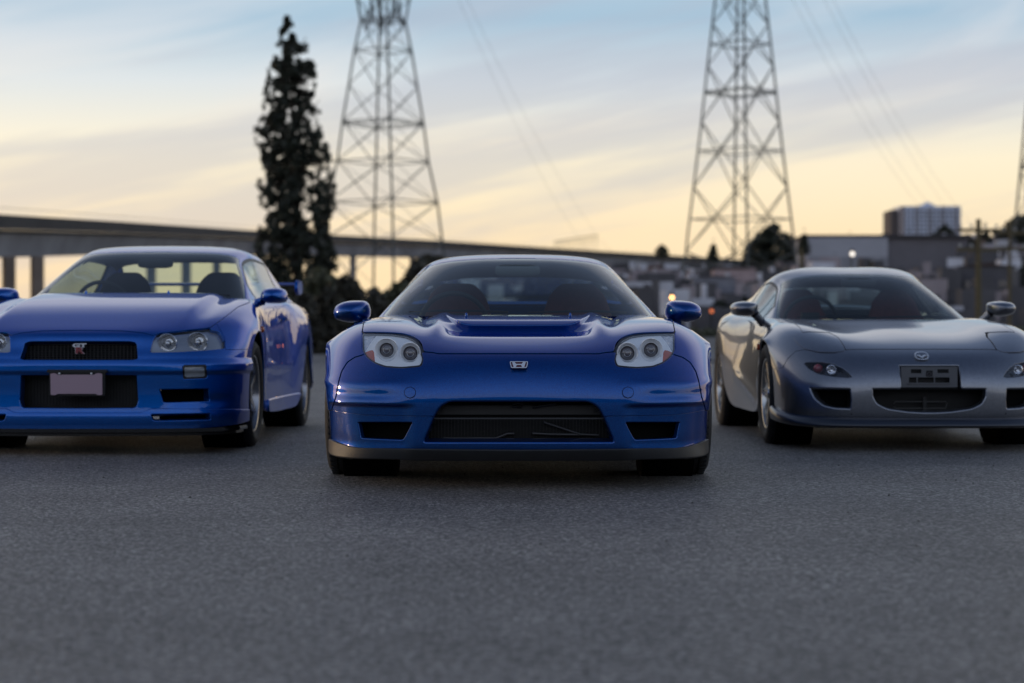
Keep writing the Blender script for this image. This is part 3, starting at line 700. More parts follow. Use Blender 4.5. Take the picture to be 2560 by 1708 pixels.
# -- what shows inside the mouth
gr = bpy.data.objects.new('grille', None); COL.objects.link(gr); gr.parent = car
M_RAD = mat('radiator_core', (.012,.012,.012), .55, metal=.3)
MB().box((0,-.80,.29), (1.10,.02,.24)).build('radiator', M_RAD, gr)
fm = MB()
for i in range(70): fm.box((-.50+i*1.0/69, -.815, .255), (.003, .010, .10))
fo = fm.build('radiator_fin', mat('fin_metal', (.022,.021,.020), .5, metal=.4), gr); fo['kind'] = 'stuff'
MB().box((0,-.86,.340), (.76,.03,.042)).box((.40,-.87,.340),(.03,.02,.030)).box((-.40,-.87,.340),(.03,.02,.030)).build('crash_beam', mat('grey_beam', (.05,.049,.048), .5, metal=.2), gr, bevel=.003)
MB().bar((-.46,-.93,.305), (.46,-.93,.305), .012, .006).build('cross_bar', M_SATIN if False else mat('dark_bar', (.06,.062,.068), .3), gr)
M_PIPE = mat('dull_aluminium_pipe', (.10,.10,.103), .4, metal=.7)
MB().tube([(-.33,-.84,.214),(-.10,-.84,.214),(-.05,-.84,.235),(-.02,-.84,.235)], .006).build('coolant_pipe', M_PIPE, gr, angle=60)
MB().tube([(.06,-.84,.236),(.13,-.84,.232),(.34,-.84,.229)], .006).build('coolant_pipe', M_PIPE, gr, angle=60)
MB().tube([(.11,-.845,.285),(.23,-.845,.245),(.27,-.845,.232),(.35,-.845,.228)], .005).build('coolant_pipe', M_PIPE, gr, angle=60)
for s_ in (1,-1):
    MB().lathe([(0,-.88),(.009,-.88),(.011,-.874)], 14, 'Y', (s_*.34,0,.340)).build('beam_bolt', M_BLACK, gr)
MB().tube([(-.03,-.89,.36),(-.01,-.9,.372),(.02,-.9,.366),(.01,-.89,.352),(-.03,-.89,.355),(-.03,-.89,.36)], .005).build('hood_latch', M_BLACK, gr, angle=50)
MB().tube([(.06,-.89,.352),(.16,-.89,.368)], .007).build('latch_rod', M_BLACK, gr, angle=50)
for s_ in (1,-1):
    MB().box((s_*.60,-.80,.295), (.33,.02,.19), Matrix.Rotation(s_*R(30),3,'Z')).build('side_intake_back', M_VOID, gr)
MB().box((0,-.35,.145), (1.2,.9,.02)).build('undertray', M_BLACK, car)
# -- wheel wells, wheels
for s_ in (1,-1):
    for yy in (0, 2.53):
        MB().lathe([(.350, .08*s_), (.350, -.16*s_), (.05, -.165*s_)], 40, 'X', (s_*.745, yy, .305)).build('wheel_well', M_VOID, car)
        make_wheel(car, s_*.793, yy, s_, .305, .232, .216, 'six')
# -- door mirrors
for s_ in (1,-1):
    f = -s_
    cx0, _, cz0 = nx.pt(190, 422, .80); 
    mm = bpy.data.objects.new('wing_mirror', None); COL.objects.link(mm); mm.parent = car
    n = 36; outl = fillet([nx.pt(a_, b_, .80)[::2] for a_, b_ in [(82,445),(80,415),(95,385),(140,362),(200,356),(262,357),(284,370),(296,400),(296,440),(285,460),(245,478),(185,487),(130,478),(95,465)]], .02, 3)
    cxx = sum(p[0] for p in outl)/len(outl); czz = sum(p[1] for p in outl)/len(outl)
    mb = MB(); prof = [(0.0,-.150),(.35,-.143),(.62,-.122),(.82,-.088),(.94,-.048),(1.0,0.0),(1.0,.03),(.96,.045),(.90,.045)]
    for q, t in prof:
        for (ox_, oz_) in outl: mb.v.append((s_*(cxx+(ox_-cxx)*q), .80+t+.10*(1-q)*0, czz+(oz_-czz)*q+ (1-q)*.0))
    k_ = len(outl)
    for i in range(len(prof)-1):
        for j in range(k_): a_ = i*k_+j; b_ = i*k_+(j+1) % k_; mb.f.append((a_, b_, b_+k_, a_+k_))
    mb.build('mirror_shell', P_BLUE, mm, angle=70)
    gl = MB(); gl.prism([(s_*(cxx+(p[0]-cxx)*.9), czz+(p[1]-czz)*.9) for p in outl], .835, .842); gl.build('mirror_glass', M_CHROME, mm)
    MB().tube([(s_*(cxx-.05),.80,czz-.05),(s_*.84,.80,.745),(s_*.79,.84,.72)], [.035,.03,.035], 10).build('mirror_arm', P_BLUE, mm, angle=60)
# ================================================================== left car: boxy blue coupe with wing
P_BAY = paint('bright_blue_paint', (.001,.060,.29), (.003,.155,.60), .40, .85)
sk = Place(-2.425, 11.2, 1, 0, 600, 2.9375)
car = thing('sports_car', 'bright blue boxy two-door coupe with rear wing and blank number plate, parked at the left', 'car', (sk.X, sk.D, 0), 0, group='parked sports cars')
def full(r4, y, z): return [(0,y,z),(.25,y,z),(.48,y,z),(.66,y,z)]+r4
S_ = [
 [(0,-.905,.150),(.25,-.905,.150),(.50,-.885,.150),(.68,-.835,.152),(.79,-.735,.155),(.852,-.61,.16),(.882,-.47,.165),(.893,-.33,.17)],
 [(0,-.915,.215),(.25,-.915,.215),(.50,-.895,.215),(.685,-.845,.217),(.797,-.742,.219),(.860,-.61,.222),(.889,-.47,.225),(.898,-.355,.23)],
 [(0,-.905,.25),(.25,-.905,.25),(.50,-.888,.25),(.685,-.838,.25),(.797,-.738,.25),(.862,-.60,.25),(.890,-.47,.25),(.899,-.362,.26)],
 [(0,-.90,.35),(.25,-.90,.35),(.50,-.883,.35),(.685,-.833,.35),(.80,-.733,.35),(.866,-.60,.35),(.893,-.47,.35),(.902,-.371,.35)],
 [(0,-.905,.46),(.25,-.905,.46),(.50,-.89,.46),(.685,-.838,.46),(.80,-.735,.46),(.868,-.595,.46),(.896,-.46,.46),(.904,-.348,.46)],
 [(0,-.905,.53),(.25,-.905,.53),(.50,-.885,.53),(.685,-.828,.53),(.80,-.72,.53),(.868,-.58,.53),(.898,-.44,.53),(.906,-.313,.53)],
 [(0,-.875,.60),(.25,-.872,.60),(.50,-.845,.60),(.68,-.775,.60),(.795,-.66,.60),(.868,-.52,.60),(.899,-.385,.60),(.907,-.258,.596)],
 [(0,-.85,.675),(.25,-.845,.675),(.48,-.80,.673),(.65,-.715,.672),(.775,-.59,.67),(.858,-.45,.667),(.897,-.32,.655),(.908,-.195,.645)],
 [(0,-.62,.752),(.25,-.62,.752),(.48,-.60,.752),(.645,-.555,.748),(.765,-.475,.745),(.851,-.35,.732),(.896,-.22,.708),(.910,-.11,.684)],
 [(0,-.25,.832),(.25,-.25,.832),(.48,-.25,.830),(.65,-.23,.822),(.768,-.20,.812),(.846,-.13,.785),(.894,-.05,.742),(.912,0,.703)],
 [(0,.15,.893),(.25,.15,.893),(.48,.15,.890),(.66,.15,.880),(.770,.15,.868),(.840,.15,.835),(.888,.15,.77),(.908,.14,.675)],
 [(0,.50,.925),(.25,.50,.925),(.48,.50,.922),(.66,.50,.915),(.765,.48,.905),(.825,.45,.87),(.868,.40,.72),(.896,.34,.48)],
 full([(.765,.82,.908),(.815,.80,.865),(.858,.70,.58),(.885,.43,.20)], .85, .915),
 full([(.770,1.3,.915),(.820,1.3,.87),(.862,1.3,.55),(.878,1.3,.17)], 1.3, .915),
 full([(.780,1.85,.925),(.832,1.85,.88),(.868,1.85,.55),(.895,1.9,.17)], 1.85, .92),
 full([(.785,2.22,.93),(.850,2.22,.885),(.905,2.25,.70),(.912,2.30,.33)], 2.22, .92),
 full([(.780,2.65,.93),(.848,2.65,.885),(.910,2.66,.775),(.917,2.665,.705)], 2.65, .93),
 full([(.770,3.05,.925),(.840,3.05,.87),(.902,3.04,.68),(.910,3.03,.33)], 3.05, .94),
 full([(.755,3.50,.915),(.820,3.48,.85),(.865,3.42,.60),(.870,3.38,.28)], 3.52, .935),
 full([(.745,3.62,.60),(.800,3.58,.50),(.840,3.50,.40),(.850,3.42,.26)], 3.66, .60),
 full([(.735,3.58,.26),(.790,3.54,.26),(.825,3.48,.26),(.84,3.44,.25)], 3.62, .26)]
def sk_disp(F, N, U, V):
    x = np.abs(F[...,0]); y = F[...,1]; z = F[...,2]; d = 0*x
    hood = (V > 6.6) & (y < .7)
    d += np.where(hood, .022*sstep(x, .60, .525)*sstep(y, -.85, -.2)-.006*np.exp(-((x-.62)/.05)**2)*sstep(y, -.8, -.3), 0)
    fr = (y < -.3)&(V < 6.5)
    d += np.where(fr, .012*np.exp(-((z-.565)/.030)**2)*0+.014*sstep(z, .545, .50)*sstep(z, .45, .47), 0)   # bumper nose proud
    d += np.where(fr, -.010*np.exp(-((z-.30)/.03)**2)*sstep(x, .45, .55)*sstep(x, .85, .75), 0)
    # wide rear arch and crease along the door
    d += .006*np.exp(-((z-.47)/.015)**2)*sstep(y, .45, .6)*sstep(y, 2.0, 1.8)*(x > .8)
    return N*d[..., None]
S_ = [[(a*.973, b, c) for a, b, c in r] for r in S_]
B = blanket(S_, 12, 2.2, 2.6, sk_disp)
sf = lambda S, p: sk.field(S, p)
def yf(S, p, ym=-.1): return np.where(S.V[:,1] < ym, sk.field(S, p), 1)
grU = fillet([(200,737),(960,740,16),(1008,752,10),(1018,868,10),(1000,884,10),(200,886)], 8)
hood = fillet([(200,658),(900,667),(1060,682),(1128,703,6),(1168,684),(1540,645,4),(1620,590),(1750,490),(1835,458),(1800,380),(200,380)], 6)
lamp = fillet([(1096,824,6),(1112,760),(1128,712),(1160,690,10),(1540,652,24),(1618,672,24),(1652,740,20),(1656,800,10),(1510,814),(1300,826),(1100,831)], 6)
bumpP = fillet([(100,560),(1560,560),(1650,720),(1657,806,2),(1900,804),(1900,1600),(100,1600)], 3)
mouth = fillet([(200,988),(1010,988,10),(1022,1180,10),(1004,1240,24),(200,1244)], 10)
duct = fillet([(1160,1092,8),(1538,1086,8),(1546,1190,8),(1195,1200,8)], 8)
duct2 = fillet([(1100,1276,6),(1545,1270,6),(1549,1326,8),(1120,1334,8)], 8)
fog = fillet([(1345,925),(1510,922),(1518,1010),(1350,1018)], 16)
LN = B.offset(-.02)
for p in (grU, mouth, duct, duct2, lamp): LN = LN.outside(yf(LN, p))
cock2 = lambda S: np.where(S.T[:,1] > 10.5, np.maximum.reduce([np.abs(S.V[:,0])-.745, .56+.26*(np.abs(S.V[:,0])/.74)**2.5-S.V[:,1], S.V[:,1]-2.9, .8-S.V[:,2]]), 1)
LN = LN.outside(cock2(LN)); LN.build('inner_liner', M_VOID, car, flange=False)
BO = B.outside(cock2(B), 0, (.004, .05))
H = BO.inside(yf(BO, hood, .62), .003); H = H.clip(H.V[:,1]-(.53+.27*(np.abs(H.V[:,0])/.74)**2.5), (.004,.03)); H = H.clip(.55-H.V[:,2]); H.build('hood', P_BAY, car)
rest = BO.outside(yf(BO, hood, .62), .003).outside
rest = BO.outside(yf(BO, hood, .62), .003)
rest = rest.outside(yf(rest, lamp), 0, (.004, .02)); rest = rest.outside(yf(rest, [(1125,704),(1164,683),(1542,646),(1556,658),(1300,686),(1160,700)]))
rest = rest.outside(yf(rest, grU), 0, (.005, .05))
rest = rest.outside(yf(rest, mouth), 0, (.007, .07))
rest = rest.outside(yf(rest, duct), 0, (.006, .06)); rest = rest.outside(yf(rest, duct2), 0, (.005, .05)); fogq = fillet([(1335,916),(1520,912),(1528,1020),(1340,1028)], 18); rest = rest.outside(yf(rest, fogq), 0, (.004, .03))
bmp = rest.inside(yf(rest, bumpP, -.15), .002)
skl = np.array([(0,1272),(1050,1270),(1110,1240),(1900,1246)])
bl_ = np.array([(0,1362),(1000,1358),(1400,1358),(1815,1352),(1900,1352)])
def hp(S, line): a, b, k = sk.view(S); return (b-np.interp(a, line[:,0], line[:,1]))/k
bmp.clip(hp(bmp, skl)+.003, (.003,.02)).build('bumper', P_BAY, car)
lo = bmp.clip(-hp(bmp, skl)+.002, (.003,.02)); lo.offset(.006).build('front_skirt', P_BAY, car)
# carbon splitter blade
ed = [(0,-.96),(.3,-.955),(.52,-.93),(.70,-.87),(.80,-.76),(.862,-.62),(.880,-.45)]
ed = [(-a, b) for a, b in ed[:0:-1]]+ed
pl = [(a, b) for a, b in ed]+[(.84,-.40),(-.84,-.40)]
MB().prism(pl, .128, .150, 'XY').build('splitter', M_GLOSSBLK, car, bevel=.004)
MB().prism([(a*.97, b+.03) for a, b in ed]+[(.80,-.5),(-.80,-.5)], .108, .124, 'XY').build('splitter', mat('carbon_blade', (.02,.02,.022), .3), car, bevel=.003)
side = rest.outside(yf(rest, bumpP, -.15), .002)
fd = side.clip(side.V[:,1]-.60).clip
fd = side.clip(side.V[:,1]-.60)
for s_ in (1,-1):
    q = fd.side(s_, .3); q.build('fender', P_BAY, car)
    q = side.clip(.605-side.V[:,1]); q = q.clip(q.V[:,1]-1.90).side(s_, .6); q = q.clip(.26-q.V[:,2]); q.build('door', P_BAY, car)
    q = side.clip(.605-side.V[:,1]); q = q.clip(q.V[:,1]-2.2).side(s_, .6); q = q.offset(.012).clip(q.V[:,2]-.255, (.008,.02)); q.build('side_skirt', P_BAY, car)
side.clip(1.905-side.V[:,1]).build('rear_body', P_BAY, car)
# cabin
GS = [
 [(0,.54,.912),(.25,.55,.912),(.46,.585,.911),(.60,.635,.910),(.685,.70,.907),(.722,.755,.902),(.745,.79,.89),(.762,.82,.878)],
 [(0,1.0,1.088),(.24,1.01,1.087),(.44,1.04,1.082),(.57,1.08,1.074),(.628,1.13,1.063),(.660,1.18,1.048),(.715,1.15,.96),(.765,1.15,.885)],
 [(0,1.50,1.262),(.22,1.50,1.260),(.40,1.52,1.255),(.495,1.55,1.245),(.540,1.58,1.232),(.570,1.61,1.212),(.662,1.60,1.05),(.767,1.60,.893)],
 [(0,1.95,1.322),(.22,1.95,1.320),(.40,1.95,1.312),(.50,1.95,1.300),(.552,1.95,1.282),(.585,1.95,1.255),(.670,1.95,1.07),(.770,1.95,.898)],
 [(0,2.35,1.318),(.22,2.35,1.316),(.40,2.35,1.308),(.50,2.35,1.296),(.552,2.35,1.278),(.587,2.35,1.25),(.672,2.35,1.07),(.775,2.35,.90)],
 [(0,2.70,1.265),(.22,2.70,1.263),(.40,2.70,1.255),(.50,2.70,1.243),(.555,2.70,1.225),(.595,2.70,1.195),(.680,2.70,1.04),(.780,2.70,.90)],
 [(0,3.05,1.10),(.22,3.05,1.098),(.40,3.05,1.092),(.52,3.05,1.08),(.60,3.05,1.06),(.65,3.05,1.035),(.715,3.05,.97),(.785,3.05,.90)],
 [(0,3.35,.94),(.22,3.35,.94),(.40,3.35,.935),(.54,3.35,.93),(.62,3.35,.925),(.68,3.35,.92),(.73,3.35,.91),(.785,3.35,.89)]]
GS = [[(a*(.965 if 0 < i < 6 else .973), b-(.12 if i == 2 else .06 if i in (1,3) else 0), c-.010*(i in (2,3,4))) for a, b, c in r] for i, r in enumerate(GS)]
def cabin(G_, car, paintm, place, seatm, seat_z, dash_pts, sw, rv, side_lim=(1.02, 4.4), rear_lim=(5.0, 6.7), gw=G_WIND, hlv=(1.95, 5.0), ucol=4.75, roofv=1.985):
    C = blanket(G_, 10, 2.0, 1.6)
    ws = lambda S: np.maximum.reduce([(S.T[:,1]-1.95)*.42, (S.T[:,0]-ucol)*.075, (-.5-S.T[:,1])])
    sw_ = lambda S: np.maximum.reduce([(5.22-S.T[:,0])*.14, (S.T[:,0]-6.8)*.14, (side_lim[0]-S.T[:,1])*.35+(S.T[:,0]-6.8)*.04, (S.T[:,1]-side_lim[1])*.3])
    rw = lambda S: np.maximum.reduce([(rear_lim[0]-S.T[:,1])*.35, (S.T[:,1]-rear_lim[1])*.35, (S.T[:,0]-3.9)*.10])
    C.inside(ws(C), .001).build('windshield', gw, car, (.001,.004))
    t = C.offset(-.003); t = t.inside(ws(t), -.012); t.outside(ws(t)+.016).build('windshield_trim', M_GLOSSBLK, car)
    f = C.outside(ws(C), .009, (.004,.02)); f = f.outside(sw_(f), .002, (.003,.02)); f = f.outside(rw(f), .002, (.003,.02))
    p = f.clip(f.T[:,1]-roofv+.003)
    for s_ in (1,-1): p.side(s_, .1).build('pillar', paintm, car)
    f.clip(roofv-f.T[:,1]).build('roof', paintm, car)
    for s_ in (1,-1):
        C.inside(sw_(C), .002).side(s_, .1).build('side_window', G_SIDE, car, (.001,.004))
        q = C.offset(.002); q = q.inside(sw_(q), -.006).side(s_, .1); q.outside(sw_(q)+.012).build('window_seal', M_BLACK, car, (.002,.01))
    C.inside(rw(C), .002).build('rear_window', G_REAR, car, (.001,.004))
    h = C.offset(-.035); h = h.clip(hlv[0]-h.T[:,1]); h = h.clip(h.T[:,1]-hlv[1]); h = h.clip(h.T[:,0]-5.2); h.build('headliner', mat('headliner_cloth'), car, flange=False)
    D_ = blanket(dash_pts, 6, 2, 2); D_.build('dashboard', M_DASH, car, (.01,.05))
    for s_ in (1,-1): make_seat(car, s_*.345, seat_z[0], seat_z[1], seatm, seat_z[2])
    steering_wheel(car, *sw)
    mirror_pod('rearview_mirror', car, M_DASH, [(rv[0],0,rv[1],.10,.025,3),(rv[0]+.01,0,rv[1],.125,.034,4),(rv[0]+.03,0,rv[1],.125,.034,4)])
    return C
M_SEATG = mat('dark_grey_cloth', (.03,.03,.032), .9, var=.2)
cabin(GS, car, P_BAY, sk, M_SEATG, (1.85, .62, False), [[(0,.60,.89),(.3,.61,.89),(.5,.65,.89),(.68,.76,.885)],[(0,.9,.905),(.3,.9,.905),(.5,.92,.90),(.70,.95,.89)],[(0,1.15,.90),(.3,1.15,.90),(.5,1.16,.90),(.72,1.18,.88)],[(0,1.2,.75),(.3,1.2,.75),(.5,1.2,.75),(.72,1.2,.75)]], (-.36,1.35,.87), (1.30, 1.165))
MB().box((0, 1.75, .25), (1.5, 2.2, .02)).box((0, 2.9, .62), (1.4, .03, .55)).box((-.77, 1.7, .55), (.03, 1.9, .55)).box((.77, 1.7, .55), (.03, 1.9, .55)).build('cabin_tub', M_DASH, car)
wiper(car, [(.60,.70,.93),(.40,.63,.935),(.1,.58,.93)]); wiper(car, [(.02,.58,.93),(-.2,.62,.935),(-.5,.66,.93)])
for x_ in (-.26, .26): MB().lathe([(0,.016),(.006,.012),(.008,.003),(.009,-.006)], 12, 'Z', (x_, .40, .942)).build('washer_jet', P_BAY, car, angle=40)
# lamps
LS = B.clip(B.V[:,1]+.1); M_LAMPD = mat('lamp_housing_grey', (.42,.43,.46), .18, metal=.6)
for s_ in (1,-1):
    hd = bpy.data.objects.new('headlight', None); COL.objects.link(hd); hd.parent = car
    q = LS.inside(sf(LS, lamp), .003).side(s_, .05); q.offset(-.001).build('lens', G_LENS, hd, (.001,.004))
    h = LS.inside(sf(LS, lamp), -.001).side(s_, .05).offset(-.022)
    c1 = circle(40, 74, (1232,760), 0, 60); c2 = circle(40, 78, (1452,746), 0, 66)
    h1 = h.outside(sf(h, c1), 0, (.006,.05)); h1 = h1.outside(sf(h1, c2), 0, (.006,.05)); h1.build('lamp_housing', M_LAMPD, hd)
    for (cx, cy, yy, rr) in ((1232,762,-.705,.054), (1452,750,-.63,.057)):
        x, y, z = hit(sk, B, cx, cy); y += .012; x *= s_
        MB().lathe([(0,.05),(.016,.05),(.018,.035),(.02,.05),(rr*.7,.035),(rr,.0),(rr*1.05,.004)], 40, 'Y', (x,y,z)).build('reflector', mat('lamp_reflector_bright', (.88,.89,.91), .10, metal=.85), hd, angle=60)
        MB().lathe([(0,-.0),(.012,.004),(.014,.03)], 20, 'Y', (x,y+.005,z)).build('bulb_cap', M_SATIN, hd, angle=60)
    ff = B.clip(B.V[:,1]+.3); g = ff.inside(sf(ff, fog), .003).side(s_, .05); g.offset(-.008).build('fog_lamp', mat('fog_lens_grey', (.30,.32,.34), .12, coat=1, bump=.3, bscale=60), car, (.003,.03))
    g = ff.inside(sf(ff, fogq), 0).side(s_, .05).offset(-.002); g = g.outside(sf(g, fog), -.004); g.build('fog_lamp_bezel', M_BLACK, car, (.002,.02))
# grilles
def mesh_grille(name, x0, x1, y, z0, z1, pitch, t, parent, m=M_BLACK):
    g = MB(); k = int((z1-z0)/pitch)
    for i in range(k+1): g.box(((x0+x1)/2, y, z0+i*(z1-z0)/k), (x1-x0, .006, t))
    k = int((x1-x0)/(pitch*1.6))
    for i in range(k+1): g.box((x0+i*(x1-x0)/k, y, (z0+z1)/2), (t, .005, z1-z0))
    o = g.build(name, m, parent); o['kind'] = 'stuff'; return o
gr = bpy.data.objects.new('grille', None); COL.objects.link(gr); gr.parent = car
M_GRL = mat('grille_mesh', (.02,.02,.022), .4)
MB().box((0,-.76,.585), (.86,.01,.13)).build('grille_back', M_VOID, gr)
mesh_grille('grille_mesh', -.42, .42, -.80, .525, .645, .013, .0035, gr, M_GRL)
MB().box((0,-.74,.35), (.78,.02,.22)).build('intercooler', mat('intercooler_core', (.03,.03,.03), .5), gr)
mesh_grille('intercooler_fin', -.36, .36, -.755, .25, .45, .011, .003, gr, mat('fin_metal'))
for s_ in (1,-1):
    MB().box((s_*.60,-.72,.33), (.34,.02,.16), Matrix.Rotation(s_*R(15),3,'Z')).build('duct_back', M_VOID, gr); MB().box((s_*.60,-.72,.20), (.36,.02,.06), Matrix.Rotation(s_*R(15),3,'Z')).build('duct_back', M_VOID, gr)
# plate
pz = lambda c: CAM_Z-(600+c/2.9375-CYP)/FPX*10.25; pxl = lambda c: (c/2.9375-CXP)/FPX*10.25-sk.X
np_ = bpy.data.objects.new('number_plate', None); COL.objects.link(np_); np_.parent = car
poly = fillet([(370,982),(400,978),(430,990),(690,990),(715,978),(750,982),(752,1138),(722,1140),(700,1130),(425,1130),(405,1140),(373,1138)], 6)
MB().prism([(pxl(a), pz(b)) for a, b in poly], -.952, -.945).build('plate', mat('mauve_blank_plate', (.42,.29,.34), .5), np_)
MB().box(((pxl(350)+pxl(775))/2, -.93, pz(1055)), (pxl(768)-pxl(356), .02, pz(965)-pz(1148))).box((0,-.935,pz(965)),(pxl(785)-pxl(345),.03,.018)).build('plate_holder', M_BLACK, np_, bevel=.003)
for c_ in (438, 672): MB().lathe([(0,-.958),(.006,-.957),(.008,-.950)], 12, 'Y', (pxl(c_),0,pz(983))).build('bolt', M_SATIN, np_)
# badge: GT over R
bd = bpy.data.objects.new('badge', None); COL.objects.link(bd); bd.parent = car
def letters(name, text, x, y, z, size, m, parent, ext=.002, sx=1.0):
    c = bpy.data.curves.new(name, 'FONT'); c.body = text; c.size = size; c.extrude = ext; c.bevel_depth = .0006; c.offset = .0012; c.align_x = 'CENTER'; c.align_y = 'CENTER'
    o = bpy.data.objects.new(name, c); COL.objects.link(o); bpy.context.view_layer.update(); me = bpy.data.meshes.new_from_object(o.evaluated_get(bpy.context.evaluated_depsgraph_get())); bpy.data.objects.remove(o); me.materials.clear(); me.materials.append(m); o = bpy.data.objects.new(name, me); COL.objects.link(o); o.parent = parent; o.location = (x, y, z); o.rotation_euler = (R(90), 0, 0); o.scale = (sx, 1, 1); return o
bz2 = lambda c: CAM_Z-(600+c/2.9375-CYP)/FPX*10.34; bx2 = lambda c: (c/2.9375-CXP)/FPX*10.34-sk.X
letters('badge_letters', 'GT', bx2(583), -.86, bz2(777), .030, M_BADGE, bd, sx=1.9)
letters('badge_letter', 'R', bx2(583), -.86, bz2(814), .050, M_BADGE, bd, sx=1.75)
letters('badge_letter_fill', 'R', bx2(583), -.8635, bz2(814), .046, mat('badge_red_r', (.30,.06,.07), .3), bd, .0005, 1.7)
# wing
wg = bpy.data.objects.new('rear_wing', None); COL.objects.link(wg); wg.parent = car
MB().prism([(3.42,1.085),(3.46,1.10),(3.56,1.105),(3.70,1.095),(3.70,1.085),(3.56,1.082),(3.46,1.075)], -.70, .70, 'YZ').build('wing_blade', P_BAY, wg, bevel=.003)
for s_ in (1,-1):
    MB().prism(fillet([(3.38,1.045),(3.42,1.12),(3.72,1.12),(3.74,1.02),(3.50,1.00)], .04), s_*.70, s_*.725, 'YZ').build('end_plate', P_BAY, wg, bevel=.006)
    MB().prism([(3.44,.90),(3.60,.90),(3.60,1.08),(3.50,1.08)], s_*.50, s_*.53, 'YZ').build('wing_post', P_BAY, wg, bevel=.004)
# markers, handles
for s_ in (1,-1):
    x, y, z = .905, .36, .70
    MB().lathe([(0,.014),(.012,.012),(.02,.004),(.022,-.01)], 20, 'X', (0,0,0)).build('side_marker', M_AMBER, car, angle=60, loc=(s_*.856,.36,.71))
    MB().box((s_*.845,1.62,.79), (.02,.16,.03)).build('door_handle', P_BAY, car, bevel=.008)
for s_ in (1,-1):
    for yy in (0, 2.665):
        MB().lathe([(.368, .09*s_), (.368, -.16*s_), (.05, -.16*s_)], 40, 'X', (s_*.74, yy, .33)).build('wheel_well', M_VOID, car)
        make_wheel(car, s_*.752, yy, s_, .325, .245, .236, 'six', M_ALLOY)
def door_mirror(car, pl, view_pts, y, m, arm, depth=.15, seg=None):
    for s_ in (1,-1):
        mm = bpy.data.objects.new('wing_mirror', None); COL.objects.link(mm); mm.parent = car
        outl = fillet([(lambda p: (p[0], p[2]))(pl.pt(a_, b_, y)) for a_, b_ in view_pts], .02, 3)
        if len(outl) > 3 and sum(outl[i][0]*outl[(i+1) % len(outl)][1]-outl[(i+1) % len(outl)][0]*outl[i][1] for i in range(len(outl))) < 0: outl = outl[::-1]
        cxx = sum(p[0] for p in outl)/len(outl); czz = sum(p[1] for p in outl)/len(outl); mb = MB()
        prof = [(0.0,-1.0),(.35,-.95),(.62,-.82),(.82,-.60),(.94,-.33),(1.0,0.0),(1.0,.18),(.96,.28),(.90,.28)]
        for q, t in prof:
            for (a_, b_) in outl: mb.v.append((s_*(cxx+(a_-cxx)*q), y+t*depth, czz+(b_-czz)*q))
        k_ = len(outl)
        for i in range(len(prof)-1):
            for j in range(k_): a_ = i*k_+j; b_ = i*k_+(j+1) % k_; mb.f.append((a_, b_, b_+k_, a_+k_))
        mb.build('mirror_shell', m, mm, angle=70)
        MB().prism([(s_*(cxx+(p[0]-cxx)*.9), czz+(p[1]-czz)*.9) for p in outl], y+.22*depth, y+.27*depth).build('mirror_glass', M_CHROME, mm)
        MB().tube([(s_*p[0], p[1], p[2]) for p in arm], [.030,.026,.030][:len(arm)], 10).build('mirror_arm', m, mm, angle=60)
door_mirror(car, sk, [(1917,450),(1915,400),(1935,362),(1990,350),(2060,352),(2100,370),(2112,420),(2105,455),(2060,466),(1960,466)], .78, P_BAY, [sk.pt(1930,448,.78),sk.pt(1885,462,.80),sk.pt(1850,470,.84)])
